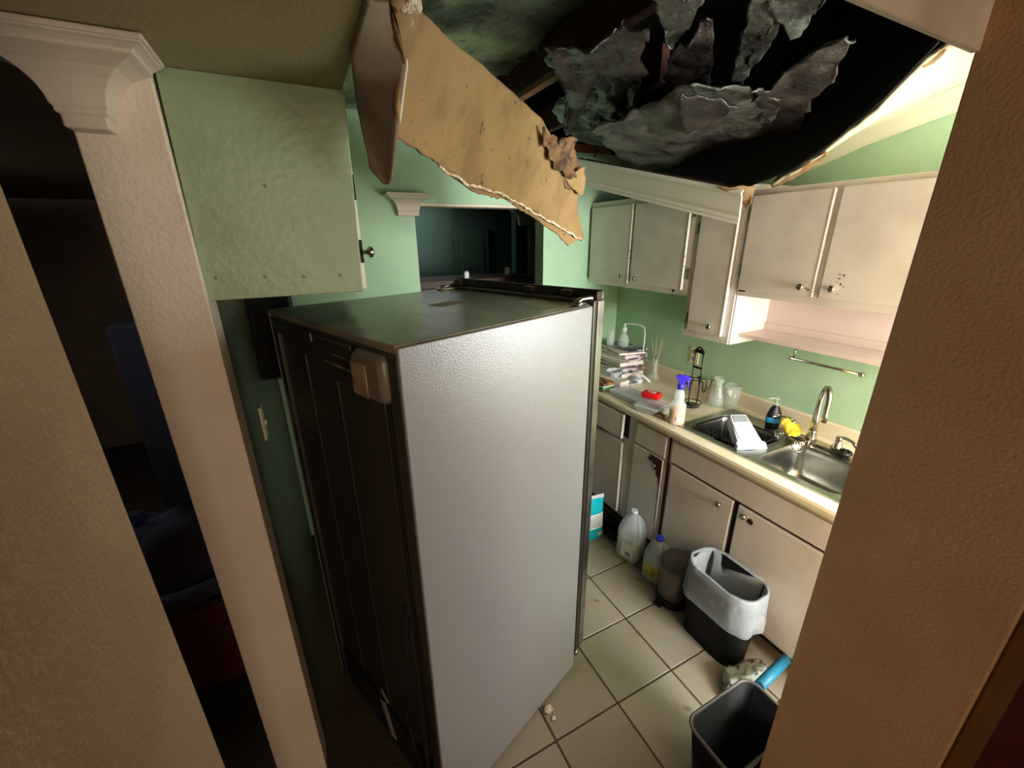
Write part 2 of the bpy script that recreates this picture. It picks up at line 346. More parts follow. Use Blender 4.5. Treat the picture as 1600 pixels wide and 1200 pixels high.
def corbel(loc, hw0, hw1, d0, d1, h, label):
    # crown-profile capital wrapped round three sides, back flat on the wall (local +y is the wall)
    t = thing('corbel', label, 'moulding', loc)
    prof = [(0,0),(.02,.06),(.10,.10),(.10,.16),(.13,.20),(.15,.30),(.20,.42),(.30,.55),(.46,.67),(.66,.75),(.80,.79),(.82,.84),(.90,.88),(.97,.90),(.98,1.0)]
    loops = []
    for tt, z in prof:
        k = tt/.98; hw = hw1+(hw0-hw1)*k; d = d1+(d0-d1)*k
        loops.append([(-hw,0,z*h),(-hw,-d,z*h),(hw,-d,z*h),(hw,0,z*h)])
    # body, then the cap and base fillets as parts
    obj('body', MB().loft(loops, smooth=False), 'corbel', t, local=True, bevel=.002)
    obj('cap', B(((-hw0-.004,-d0-.004,h*.92),(hw0+.004,0,h))), 'corbel', t, local=True, bevel=.003)
    obj('base_fillet', B(((-hw1-.006,-d1-.006,-.012),(hw1+.006,0,.014))), 'corbel', t, local=True, bevel=.004)
    return t
corbel((-0.316,1.219,2.148), .135, .028, .145, .042, .125, 'large beige crown corbel on top of the off white post at the left')
struct('trim_3', B(((.70,2.722,2.124),(1.63,2.858,2.1395))), 'postpaint', label='grey white lining board under the far opening head')
corbel((.655,2.729,2.076), .135, .058, .12, .035, .110, 'small white crown corbel on the green wall at the opening corner')
corbel((FB[0]-.03,4.078,2.06), .20, .085, .12, .04, .15, 'shadowed corbel inside the dark room beyond the opening')

# ------------------------------------------------------------------ attic: joists and insulation
def joist(x, y0, y1, z0, z1, wd, label):
    m = MB()
    def fn(i, j): return 0
    n = 8; loops = []
    for k in range(n+1):
        y = y0+(y1-y0)*k/n; s = .004*noise.noise(Vector((x*9, y*5, 0)))
        loops.append([(x+s,y,z0),(x+wd+s,y,z0),(x+wd+s,y,z1),(x+s,y,z1)])
    t = thing('ceiling_joist', label, 'joist', (x, (y0+y1)/2, z0))
    obj('joist_board', m.loft(loops, smooth=False), 'beam', t, bevel=.003)
    return t
j1 = joist(1.03, .5, 2.9, 2.56, 2.70, .045, 'red brown joist nearest the fallen tan drywall')
obj('furring_strip', B(((1.032,1.55,2.535),(1.072,2.6,2.56))), 'rawwood', j1, bevel=.002)
j2 = joist(1.53, 1.6, 2.9, 2.56, 2.70, .045, 'dark joist behind the hanging insulation in the middle of the hole')
t = thing('wood_strip', 'short pale wood strip stuck across the red brown joist', 'wood', (0.993, 1.458, 2.53))
obj('strip', MB().tube([(0.96, 1.497, 2.53), (0.974, 1.459, 2.535), (1.034, 1.455, 2.535)], .011, 4), 'rawwood', t)
t = thing('top_plate', 'raw brown wood plate on top of the far green wall', 'wood', (2.05,2.79,2.5))
obj('plate', B(((1.70,2.735,2.5),(2.20,2.845,2.555))), 'rawwood', t, bevel=.003)

def batt(label, PA, PB, m, amp=.03, sc=5, nu=40, nv=30, seed=0, jag=.02, th=.006):
    P = [Vector(p) for p in PA+PB]; c = sum(P, Vector())/len(P)
    t = thing('insulation_sheet', label, 'insulation', tuple(c))
    def fn(u, v):
        a, b = lerp_poly(PA, u), lerp_poly(PB, u); p = a.lerp(b, v)
        e = min(u, 1-u, v, 1-v)
        q = p*.75+Vector((seed*3.1, seed, 0))
        r = abs(noise.noise(q*sc)); r2 = abs(noise.noise(q*sc*2.1+Vector((9,0,0)))); r3 = noise.noise(q*sc*4.7)
        p += Vector((0, -.3, -1)).normalized()*(amp*1.8*r+amp*.6*r2+amp*.12*r3)
        if e < .02: p += fbm(q, 18, jag)+fbm(q, 45, jag*.5)
        return p
    obj('facing', MB().grid(fn, nu, nv), m, t, solid=th)
    return t
batt('large batt facing with painted greenish highlight between the tan drywall and the red brown joist',
     [(.20,.75,2.66),(.22,2.75,2.60)], [(1.02,.75,2.70),(1.02,2.75,2.66)], 'batt', .022, 5, 50, 30, 1)
batt('dark crumpled facing above the torn end of the tan drywall',
     [(0.806, 1.364, 2.52), (1.043, 1.614, 2.52), (1.423, 2.159, 2.52)], [(1.011, 1.134, 2.52), (1.27, 1.437, 2.52), (1.616, 1.876, 2.52)], 'insuld', .05, 7, 30, 30, 2, .04)
batt('olive grey torn flap hanging left of the two brown flaps',
     [(0.93, 1.027, 2.52), (1.068, 1.128, 2.52), (1.183, 1.227, 2.52)], [(1.058, 0.967, 2.52), (1.141, 1.094, 2.52), (1.204, 1.228, 2.52)], 'insul', .02, 8, 24, 16, 3, .015)
batt('brown crumpled lump hanging in the middle of the hole',
     [(1.168, 1.124, 2.52), (1.228, 1.243, 2.52), (1.374, 1.424, 2.52), (1.541, 1.53, 2.52)], [(1.137, 1.017, 2.52), (1.353, 1.185, 2.52), (1.514, 1.325, 2.52), (1.674, 1.486, 2.52)], 'insuld', .03, 9, 26, 20, 4, .015)
batt('long narrow grey flap hanging right of the brown lump',
     [(1.137, 0.898, 2.52), (1.319, 1.054, 2.52), (1.517, 1.225, 2.52), (1.628, 1.329, 2.52)], [(1.21, 0.863, 2.52), (1.41, 1.034, 2.52), (1.553, 1.177, 2.52), (1.754, 1.365, 2.52)], 'insul', .02, 9, 30, 14, 5, .012)
batt('pointed grey flap folded behind the long narrow flap',
     [(1.353, 1.016, 2.52), (1.491, 1.148, 2.52), (1.621, 1.262, 2.52)], [(1.351, 0.954, 2.52), (1.522, 1.106, 2.52), (1.639, 1.267, 2.52)], 'insul', .015, 10, 20, 14, 6, .01)
batt('crumpled grey facing at the top of the hole beside the header',
     [(1.132, 0.869, 2.52), (1.34, 0.96, 2.52), (1.474, 1.004, 2.52)], [(1.291, 0.794, 2.52), (1.373, 0.851, 2.52), (1.489, 0.988, 2.52)], 'insul', .025, 10, 24, 18, 7, .015)
batt('long dark sheet curling down the right side of the hole',
     [(1.401, 1.058, 2.41), (1.477, 1.055, 2.41), (1.319, 0.799, 2.41), (1.301, 0.732, 2.41)], [(2.2, 1.556, 2.41), (2.014, 1.263, 2.41), (1.579, 0.917, 2.41), (1.381, 0.77, 2.41)], 'insuld', .03, 7, 34, 20, 8, .02)
batt('wide grey green sheet sagging over the crown moulding',
     [(1.295, 1.755, 2.41), (1.26, 1.412, 2.41), (1.245, 1.161, 2.41), (1.427, 1.11, 2.41), (1.67, 1.144, 2.41)],
     [(1.831, 2.214, 2.41), (2.294, 2.45, 2.36), (2.711, 2.45, 2.318), (3.011, 2.344, 2.41), (2.015, 1.374, 2.41)], 'insul', .035, 6, 60, 34, 9, .018)
batt('dark fold lying on the grey green sheet',
     [(1.224, 1.188, 2.37), (1.322, 1.144, 2.37), (1.465, 1.154, 2.37)], [(1.635, 1.529, 2.37), (1.628, 1.471, 2.37), (1.567, 1.283, 2.37)], 'insuld', .02, 9, 24, 14, 10, .015)
batt('dark facing behind the far end of the joists',
     [(1.22, 1.995, 2.52), (1.689, 2.45, 2.52), (1.891, 2.45, 2.5)], [(1.088, 1.593, 2.52), (1.378, 1.713, 2.52), (1.823, 1.981, 2.52)], 'insuld', .03, 8, 24, 18, 11, .015)
batt('smooth black sheet added for the attic darkness along the right rim of the hole',  # added sheet hides the wall top, its black standing for attic darkness
     [(1.99, 1.96, 2.222), (1.99, 1.646, 2.165), (1.99, 1.423, 2.154), (1.98, 1.237, 2.195), (1.93, 0.982, 2.323), (1.88, 0.842, 2.432), (1.86, 0.777, 2.482)],
     [(2.3, 2.185, 2.448), (2.3, 1.96, 2.528), (2.3, 1.766, 2.58), (2.3, 1.576, 2.672), (2.3, 1.393, 2.767), (2.3, 1.271, 2.879), (2.3, 1.178, 2.941)], 'black', .006, 4, 50, 16, 12, .006, .004)
# strings of debris hanging at the far wall
for i, (a, b, r) in enumerate((((1.91, 2.68, 2.619), (1.912, 2.68, 2.482), .002), ((1.935, 2.68, 2.64), (1.934, 2.68, 2.476), .0015), ((2.018, 2.66, 2.643), (2.004, 2.66, 2.461), .007))):
    t = thing('hanging_debris', ['thin dark thread hanging left above the crown moulding', 'second thin thread hanging above the crown moulding', 'thick dark strand hanging above the crown moulding'][i], 'debris', a)
    va, vb = Vector(a), Vector(b)
    obj('strand', MB().tube([va.lerp(vb, k/8)+fbm((k, i, 0), .7, .006) for k in range(9)], [r*(1+.8*noise.noise(Vector((k*.9, i, 5)))) for k in range(9)], 6), 'insuld', t)

# ------------------------------------------------------------------ fallen ceiling drywall
t = thing('fallen_drywall', 'large tan paper backed ceiling drywall hanging from upper left to a torn point', 'drywall', (0.573, 1.3, 2.275))
top_e = [(0.201, 0.8, 2.313), (0.3, 1, 2.359), (0.409, 1.12, 2.372), (0.555, 1.25, 2.372), (0.69, 1.36, 2.366), (0.866, 1.48, 2.332), (1.006, 1.58, 2.259), (1.17, 1.66, 2.159), (1.187, 1.7, 2.044), (1.251, 1.72, 1.927)]
bot_e = [(0.201, 0.84, 2.331), (0.258, 1, 2.267), (0.249, 1.05, 2.211), (0.251, 1.1, 2.151), (0.328, 1.18, 2.141), (0.412, 1.26, 2.121), (0.519, 1.34, 2.093), (0.672, 1.43, 2.082), (0.861, 1.54, 2.034), (1.08, 1.64, 1.965), (1.23, 1.71, 1.921)]
obj('paper_face', sheet(top_e, bot_e, 90, 36, .006, 5, jag=.008, seed=2), 'paper', t, solid=.011)
lip_a = [tuple(lerp_poly(bot_e, .40+.60*k/10)+Vector((0,.012,-.002))) for k in range(11)]
lip_b = [(0.562, 1.37, 2.069), (0.711, 1.46, 2.061), (0.882, 1.55, 2.007), (1.034, 1.62, 1.947), (1.124, 1.66, 1.889), (1.182, 1.7, 1.919)]
obj('folded_lip', sheet(lip_a, lip_b, 50, 6, .004, 14, jag=.008, seed=5), 'paper', t, solid=.006)
obj('gypsum_edge', MB().tube([lerp_poly(bot_e, .36+.63*k/60)+fbm((k*.31,2,1), 2.2, .006)+Vector((0,-.004,-.002)) for k in range(61)], [.0045+.003*abs(noise.noise(Vector((k*.8,3,3)))) for k in range(61)], 6), 'gypsum', t)
obj('crumpled_end', sheet([(0.956, 1.55, 2.279), (1.033, 1.6, 2.201), (1.074, 1.62, 2.123)], [(1.111, 1.62, 2.313), (1.159, 1.66, 2.246), (1.217, 1.68, 2.144)], 26, 16, .024, 18, jag=.01, seed=8), 'paperb', t, solid=.004)
obj('crumpled_end', sheet([(0.845, 1.44, 2.284), (0.915, 1.5, 2.229), (0.982, 1.54, 2.19), (1.049, 1.58, 2.157)], [(0.929, 1.48, 2.289), (0.98, 1.53, 2.249), (1.056, 1.57, 2.208), (1.12, 1.6, 2.174)], 30, 12, .02, 22, jag=.01, seed=9), 'paperb', t, solid=.004)
obj('crumpled_end', sheet([(1.046, 1.6, 2.171), (1.104, 1.62, 2.124)], [(1.169, 1.62, 2.211), (1.183, 1.64, 2.106)], 16, 12, .012, 18, jag=.008, seed=10), 'paper', t, solid=.004)
t = thing('ceiling_flap', 'grey painted strip of drywall hanging straight down beside the tan sheet', 'drywall', (0.211, 1.05, 2.219))
la = [(0.156, 0.784, 2.272), (0.156, 1.002, 2.272), (0.196, 1.22, 2.233), (0.201, 1.2, 2.14), (0.201, 1.18, 2.099), (0.218, 1.17, 2.079)]
lb = [(0.223, 0.9, 2.331), (0.262, 1, 2.268), (0.258, 1.06, 2.209), (0.251, 1.1, 2.141), (0.25, 1.14, 2.096), (0.246, 1.16, 2.067)]
def flapfn(u, v):
    a, b = lerp_poly(la, u), lerp_poly(lb, u); p = a.lerp(b, v)
    if u > .985: p += Vector((0,0,-.012*math.sin(v*PI)))+fbm(p, 40, .006)
    return p+fbm(p, 5, .004)+Vector((0,.012*math.sin(v*PI),0))
obj('painted_face', MB().grid(flapfn, 60, 12), 'flap', t, solid=.010)
obj('paper_edge', MB().tube([lerp_poly(lb, k/30)+Vector((.004,.002,0)) for k in range(0,20)], .004, 6), 'postpaint', t)
t = thing('torn_gypsum', 'yellowish chunk of torn gypsum at the top of the hanging drywall', 'drywall', (0.262, 0.93, 2.335))
def chunk(c, r, seed, sq=(1,1,1), fold=0):
    bm = bmesh.new(); bmesh.ops.create_icosphere(bm, subdivisions=4 if fold else 3, radius=1)
    m = MB(); vs = []
    for v in bm.verts:
        d = v.co*(1+.35*noise.noise(v.co*1.7+Vector((seed,0,0)))+.2*noise.noise(v.co*4+Vector((seed,0,0)))-fold*.45*abs(noise.noise(v.co*3.2+Vector((0,seed,0))))-fold*.2*abs(noise.noise(v.co*7+Vector((0,seed,0)))))
        vs.append((c[0]+d.x*r*sq[0], c[1]+d.y*r*sq[1], c[2]+d.z*r*sq[2]))
    m.add(vs, [tuple(x.index for x in f.verts) for f in bm.faces], smooth=True); bm.free(); return m
obj('gypsum_lump', chunk((0.248, 0.9, 2.328), .026, 1, (1,.5,.7)), 'gypsum', t)
obj('gypsum_lump', chunk((0.238, 0.93, 2.314), .012, 2, (.6,.5,1.4)), 'gypsum', t)
obj('gypsum_lump', chunk((0.264, 0.95, 2.32), .010, 3, (.9,.5,.8)), 'gypsum', t)

# the crown moulding that came down with the ceiling
t = thing('fallen_crown_moulding', 'long white crown moulding hanging askew in front of the wall cabinets', 'moulding', (1.986, 2, 2.178))
L0, L1 = Vector((1.779, 2.55, 2.346)), Vector((1.946, 1.42, 2.057))
def crownfall():
    d = (L1-L0).normalized(); n = Vector((0,0,1)); s = d.cross(n).normalized()*-1   # s points to viewer side
    if s.y > 0: s = -s
    up = s.cross(d).normalized(); up = up if up.z > 0 else -up
    pr = [(.045,.075),(.050,.060),(.040,.048),(.034,.046),(.018,.016),(0,-.022),(-.010,-.036),(-.016,-.040),(-.018,-.060),(-.024,-.062),(-.024,-.078)]
    loops = []
    for k in range(0, 25):
        c = L0.lerp(L1, k/24); g = 1.0
        loops.append([tuple(c+s*a*g+up*b*g) for a, b in pr]+[tuple(c+s*(a-.012)*g+up*b*g) for a, b in pr[::-1]])
    return MB().loft(loops, smooth=False)
obj('moulding_length', crownfall(), 'crown', t)
ea = [tuple(L0.lerp(L1, .02+.96*k/12)+Vector((-.02,-.04,.075))) for k in range(13)]
eb = [tuple(L0.lerp(L1, .02+.96*k/12)+Vector((.01,.05,.083))) for k in range(13)]
obj('charred_edge', sheet(ea, eb, 70, 4, .006, 30, jag=.012, seed=4), 'peel', t, solid=.006)
obj('paint_curl', MB().tube([(1.851, 1.93, 2.226), (1.876, 1.92, 2.249), (1.922, 1.91, 2.26)], [.003,.007,.003], 6), 'white', t)
obj('torn_paper', sheet([(1.856, 1.5, 2.154), (1.887, 1.42, 2.144), (1.98, 1.38, 2.149)], [(1.96, 1.44, 2.11), (1.985, 1.42, 2.052), (1.96, 1.38, 2.072)], 24, 12, .008, 18, jag=.008, seed=6), 'paper', t, solid=.004)

# ------------------------------------------------------------------ wall cabinets on the sink wall
def knob(parent, p, axis='-x', r=.016, m='chrome'):
    R_ = {'-x': Matrix.Rotation(-PI/2, 4, 'Y'), '+x': Matrix.Rotation(PI/2, 4, 'Y'), '-y': Matrix.Rotation(PI/2, 4, 'X')}[axis]
    return obj('knob', MB().lathe([(.006,0),(.006,.010),(r*.8,.014),(r,.019),(r*.92,.025),(r*.5,.029),(.001,.030)], 18, Matrix.Translation(Vector(p)) @ R_, True, False), m, parent)
def door(parent, y0, y1, z0, z1, x, m='cab', th=.019, name='door'):
    d = obj(name, B(((x-th,y0,z0),(x,y1,z1))), m, parent, bevel=.005, seg=3)
    return d
def hinge(parent, y, z, x, s=1):
    h = obj('hinge', MB().tube([(x-.006,y,z-.03),(x-.006,y,z+.03)], .005, 8).box((x-.003,y-.012,z-.028),(x-.001,y+.012,z+.028)), 'screw', parent)
    return h
def cabinet_body(name, label, y0, y1, z0, z1, x0=2.05, x1=2.36, m='cab', open_=None):
    t = thing(name, label, 'cabinet', ((x0+x1)/2, (y0+y1)/2, z0))
    return t
t = cabinet_body('wall_cabinet', 'cream two door wall cabinet in the far corner above the books', 1.757, 2.725, 1.59, 2.17)
obj('body', B(((2.05,1.757,1.592),(2.358,2.725,2.17))), 'cab', t, bevel=.003)
for (a, b, kz) in ((2.262,2.702,(2.03,2.322,1.667)), (1.795,2.240,(2.03,2.182,1.665))):
    d = door(t, a, b, 1.625, 2.135, 2.049); knob(d, kz)
    obj('edge_strip', B(((2.0275,a-.0015 if a > 2 else a-.003,1.628),(2.047,a+.003,2.132))), 'cabedge', d)
for z in (1.72, 2.06): hinge(t, 1.779, z, 2.05)
obj('paint_chip', B(((2.047,1.862,1.600),(2.0495,1.868,1.622)),((2.047,1.855,1.612),(2.0495,1.872,1.622))), 'gap', t)
obj('hook', MB().tube([(2.2,1.95,1.592),(2.2,1.95,1.575),(2.205,1.955,1.568)], .003, 6), 'chrome', t)
t = cabinet_body('wall_cabinet', 'tall narrow cream wall cabinet with one door between the two wider ones', 1.447, 1.755, 1.362, 2.17)
obj('body', B(((2.05,1.447,1.362),(2.358,1.755,2.17))), 'cab', t, bevel=.003)
d = door(t, 1.488, 1.715, 1.40, 2.14, 2.049); knob(d, (2.03,1.553,1.448))
obj('edge_strip', B(((2.028,1.4845,1.402),(2.0475,1.490,2.138))), 'white', d)
for z in (1.47, 1.97): hinge(t, 1.733, z, 2.05)
t = cabinet_body('wall_cabinet', 'cream two door wall cabinet with chipped knobs above the open shelf', .45, 1.445, 1.63, 2.135)
obj('body', B(((2.05,.45,1.632),(2.358,1.445,2.137))), 'cab', t, bevel=.003)
d = door(t, 1.068, 1.428, 1.665, 2.113, 2.049); knob(d, (2.03,1.113,1.708))
obj('edge_strip', B(((2.0285,1.065,1.667),(2.047,1.070,2.11))), 'cabedge', d)
obj('paint_chip', B(((2.0285,1.092,1.700),(2.0295,1.097,1.706)),((2.0285,1.080,1.694),(2.0295,1.088,1.700)),((2.0285,1.100,1.728),(2.0295,1.104,1.731))), 'gap', d)
d = door(t, .60, 1.040, 1.665, 2.113, 2.049); knob(d, (2.03,.985,1.712))
ch = MB()
for (y, z, a, b) in ((.960,1.728,.004,.008),(.968,1.752,.008,.004),(.955,1.765,.003,.008),(.978,1.74,.004,.003),(.948,1.722,.006,.003),(.972,1.770,.004,.004),(.963,1.690,.005,.003)):
    ch.box((2.0285,y,z),(2.0295,y+a,z+b))
obj('paint_chip', ch, 'gap', d)
for z in (1.76, 2.03): hinge(t, 1.436, z, 2.05)
obj('paint_chip', B(((2.047,1.395,1.655),(2.0497,1.43,1.662))), 'gap', t)
obj('niche_back', B(((2.345,.45,1.40),(2.358,1.445,1.632))), 'pink', t)
obj('niche_rail', B(((2.333,.45,1.422),(2.346,1.445,1.462))), 'pink', t, bevel=.002)
obj('niche_side', B(((2.056,1.4385,1.364),(2.357,1.4465,1.632))), 'pink', t)
obj('shelf', B(((2.125,.45,1.402),(2.358,1.438,1.422))), 'pink', t, bevel=.003)
# towel holder under the shelf
t = thing('towel_bar', 'brushed metal towel bar hanging below the open shelf', 'towel bar', (2.18,1.0,1.33))
obj('bracket', MB().tube([(2.19,1.165,1.402),(2.19,1.165,1.335)], .005, 8), 'chrome', t)
obj('rod', MB().tube([(2.19,1.178,1.334),(2.19,.86,1.334)], .007, 10).tube([(2.19,1.185,1.334),(2.19,1.176,1.334)], .011, 12), 'chrome', t)
obj('end_cap', MB().tube([(2.19,.872,1.334),(2.19,.856,1.334)], [.013,.011], 12), 'chrome', t)

# ------------------------------------------------------------------ base cabinets, worktop
FX = 1.735
def base_unit(label, y0, y1):
    t = thing('base_cabinet', label, 'cabinet', (2.05, (y0+y1)/2, 0))
    obj('body', B(((FX,y0,.10),(2.357,y1,.5)), ((FX+.015,y0,.5),(2.357,y1,.70)), ((FX,y0,.5),(FX+.015,y1,.69)), ((FX,y0,.69),(FX+.02,y1,.8715))), 'basecab', t)
    obj('toe_board', B(((1.81,y0,0),(1.825,y1,.10))), 'gap', t)
    return t
t = base_unit('base cabinet in the far corner with the crooked open drawer', 1.795, 2.72)
obj('drawer_gap_shade', B(((FX-.002,1.80,.70),(FX+.001,1.86,.862))), 'gap', t)  # flat dark patch painted for the shade inside the drawer opening
dm = MB().box((-.01,0,-.083),(.009,.50,.083), TR((1.712,1.835,.778), .03, 0, .04))
d = obj('drawer', dm, 'basecab', t, bevel=.004)
obj('front_edge', MB().box((-.0115,-.001,-.084),(.0095,.005,.084), TR((1.712,1.835,.778), .03, 0, .04)), 'white', d)
knob(d, (1.705,2.1,.78))
d = obj('door', MB().box((-.01,0,.0),(.009,.46,.53), TR((1.722,1.835,.13), .025)), 'basecab', t, bevel=.004)
obj('front_edge', MB().box((-.0115,-.001,.0),(.0095,.004,.42), TR((1.722,1.835,.13), .025)), 'white', d)
obj('door', B(((FX-.018,2.31,.13),(FX-.001,2.70,.66))), 'basecab', t, bevel=.004)
t = base_unit('narrow base cabinet with paint peeled to brown around its knob', 1.452, 1.795)
obj('false_front', B(((FX-.017,1.485,.718),(FX-.001,1.725,.850))), 'basecab', t, bevel=.004)
d = obj('door', B(((FX-.017,1.495,.12),(FX-.001,1.735,.700))), 'basecab', t, bevel=.004)
knob(d, (1.717,1.535,.652), r=.013)
pk = [(1.4955,.700),(1.60,.700),(1.585,.680),(1.61,.672),(1.595,.655),(1.575,.66),(1.56,.640),(1.55,.612),(1.53,.615),(1.535,.590),(1.515,.575),(1.505,.54),(1.50,.50),(1.503,.45),(1.4955,.40)]
obj('peeled_patch', MB().prism(pk, FX-.0185, FX-.0165, 0), 'peel', d)
obj('peeled_crack', MB().prism([(1.497,.45),(1.500,.32),(1.4965,.15),(1.4945,.15),(1.4945,.45)], FX-.0185, FX-.0165, 0), 'peel', d)
obj('dark_gap', B(((FX-.003,1.455,.10),(FX-.0005,1.474,.70)), ((FX-.003,1.462,.70),(FX-.0005,1.474,.862))), 'peel', t)
t = base_unit('long sink base cabinet with a wide false front and two doors', .20, 1.450)
obj('false_front', B(((FX-.017,.22,.722),(FX-.001,1.440,.850))), 'basecab', t, bevel=.004)
d = obj('door', B(((FX-.017,1.042,.12),(FX-.001,1.432,.706))), 'basecab', t, bevel=.004); knob(d, (1.717,1.104,.656))
d = obj('door', B(((FX-.017,.62,.12),(FX-.001,1.012,.706))), 'basecab', t, bevel=.004); knob(d, (1.717,.972,.672))
obj('paint_chip', MB().prism([(.955,.665),(.94,.672),(.928,.66),(.932,.645),(.945,.640),(.96,.648)], FX-.0185, FX-.0165, 0), 'peel', d)
obj('door', B(((FX-.017,.23,.12),(FX-.001,.60,.706))), 'basecab', t, bevel=.004)
obj('dark_gap', B(((FX-.002,.21,.707),(FX-.0005,1.44,.721)),((FX-.002,1.014,.12),(FX-.0005,1.040,.706))), 'gap', t)
t = thing('worktop', 'cream laminate worktop with rolled edge and upstand', 'worktop', (2.03,1.4,.872))
obj('slab', B(((1.715,.20,.8725),(1.806,2.728,.912)), ((1.806,1.48,.8725),(2.358,2.728,.912)), ((1.806,.20,.8725),(2.358,.665,.912)), ((2.262,.665,.8725),(2.358,1.48,.912))), 'counter', t)
obj('rolled_edge', MB().prism([(1.722,.8728),(1.708,.8735),(1.703,.885),(1.704,.902),(1.711,.9135),(1.722,.9155),(1.735,.9125),(1.735,.8728)], .20, 2.728, 1), 'counter', t, bevel=.001)
obj('upstand', MB().prism([(2.358,.912),(2.330,.912),(2.336,.920),(2.338,1.004),(2.342,1.012),(2.358,1.012)], .20, 2.728, 1), 'counter', t)

# ------------------------------------------------------------------ sink
t = thing('kitchen_sink', 'stainless double bowl sink set in the cream worktop', 'sink', (2.03,1.07,.912))
def proj_rect(pts, x0, x1, y0, y1):
    cx = sum(p[0] for p in pts)/len(pts); cy = sum(p[1] for p in pts)/len(pts); out = []
    for p in pts:
        dx, dy = p[0]-cx, p[1]-cy; k = 1e9
        if dx > 1e-9: k = min(k, (x1-cx)/dx)
        if dx < -1e-9: k = min(k, (x0-cx)/dx)
        if dy > 1e-9: k = min(k, (y1-cy)/dy)
        if dy < -1e-9: k = min(k, (y0-cy)/dy)
        out.append((cx+dx*k, cy+dy*k, p[2]))
    return out
rim = MB()
for (y0, y1, by0, by1) in ((1.07,1.49,1.098,1.455), (.655,1.07,.685,1.045)):
    inn = rrect(1.995, (by0+by1)/2, .345, by1-by0, .06, .9185)
    rim.loft([proj_rect(inn, 1.790, 2.275, y0, y1), inn], cap0=False, cap1=False, smooth=False)
obj('rim', rim.box((1.790,.655,.9125),(1.800,1.49,.9184)).box((2.266,.655,.9125),(2.275,1.49,.9184)).box((1.79,1.482,.9125),(2.275,1.49,.9184)).box((1.79,.655,.9125),(2.275,.663,.9184)), 'steel', t, fixn=False)
for (by0, by1) in ((1.098,1.455), (.685,1.045)):
    cy = (by0+by1)/2; h = by1-by0; L_ = []
    for z, s, r in ((.9186,1,.06),(.914,.985,.06),(.88,.965,.06),(.80,.945,.06),(.765,.92,.065),(.748,.86,.07),(.742,.74,.07),(.740,.3,.05)):
        L_.append(rrect(1.995, cy, .345*s, h*s if s > .8 else h*s, min(r, .345*s/2.2), z))
    b = obj('bowl', MB().loft(L_, cap0=False, cap1=True), 'steel', t, fixn=False)
    obj('drain', MB().lathe([(.045,0),(.043,.004),(.032,.002),(.010,.001)], 20, TR((1.995,cy,.7405)), True, True), 'chrome', b)
t = thing('kitchen_faucet', 'brushed gooseneck faucet with bell shaped lever handles behind the sink', 'faucet', (2.235,1.02,.9187))
obj('deck_plate', MB().loft([rrect(2.235,1.01,.055,.27,.026,.9187), rrect(2.235,1.01,.055,.27,.026,.925), rrect(2.235,1.01,.045,.26,.022,.930)]), 'chrome', t)
gp = [(2.235,1.02,.93),(2.235,1.02,1.05),(2.233,1.02,1.12)]+[(2.213+.022*math.cos(a), .992+.028*math.cos(a), 1.14+.085*math.sin(a)) for a in [i*PI/12 for i in range(0, 12)]]+[(2.191,.964,1.10),(2.190,.963,1.06)]
obj('spout', MB().tube(gp, [.017,.016,.0135]+[.013]*12+[.012,.0135], 14), 'chrome', t)
obj('collar', MB().lathe([(.026,0),(.024,.02),(.018,.045),(.020,.05),(.017,.056)], 20, TR((2.235,1.02,.929))), 'chrome', t)
for y, sgn in ((1.12,1), (.90,-1)):
    h_ = obj('handle', MB().lathe([(.027,0),(.025,.012),(.017,.035),(.013,.055),(.016,.060),(.014,.068),(.003,.072)], 20, TR((2.235,y,.929))), 'chrome', t)
    obj('lever', MB().tube([(2.235,y,.995),(2.235,y+sgn*.025,1.000),(2.225,y+sgn*.06,.998),(2.215,y+sgn*.085,.985)], [.007,.008,.0075,.009], 10), 'chrome', h_)
t = thing('sink_stopper', 'round black rubber stopper on the sink rim beside the right tap handle', 'stopper', (2.222,.862,.9187))
obj('disc', MB().tube([(2.222+.026*math.cos(a), .862+.026*math.sin(a), .936) for a in [k*PI/10 for k in range(20)]], .009, 8, closed=True), 'blackp', t)
obj('core', MB().lathe([(.022,0),(.024,.01),(.015,.02),(.004,.034),(.001,.036)], 16, TR((2.222,.862,.919))), 'wire', t)
t = thing('side_sprayer', 'chrome side sprayer at the right end of the sink rim', 'sprayer', (2.232,.795,.9187))
obj('head', MB().lathe([(.024,0),(.02,.012),(.013,.03),(.014,.07),(.018,.085),(.012,.10),(.002,.102)], 18, TR((2.232,.795,.919))), 'chrome', t)

# dish rack in the left bowl
t = thing('dish_rack', 'black wire dish rack sitting in the left sink bowl', 'dish rack', (1.995,1.276,.86))
loop = rrect(1.995, 1.276, .30, .315, .05, .922, 6)
obj('rim_wire', MB().tube(loop, .0045, 6, closed=True), 'wire', t)
loop2 = rrect(1.995, 1.276, .26, .275, .045, .800, 6)
obj('base_wire', MB().tube(loop2, .004, 6, closed=True), 'wire', t)
for k in range(0, 28, 1):
    a, b = loop[k], loop2[k]
    if k % 2 == 0: obj('wire', MB().tube([a, b], .0028, 5), 'wire', t)
for k in range(9):
    y = 1.16+k*.029
    obj('wire', MB().tube([(1.866,y,.80),(2.124,y,.80)], .0028, 5), 'wire', t)
for k in range(6):
    y = 1.27+k*.026
    obj('plate_wire', MB().tube([(1.90,y,.80),(1.91,y,.895),(1.97,y,.90),(1.98,y,.80)], .0028, 6), 'wire', t)
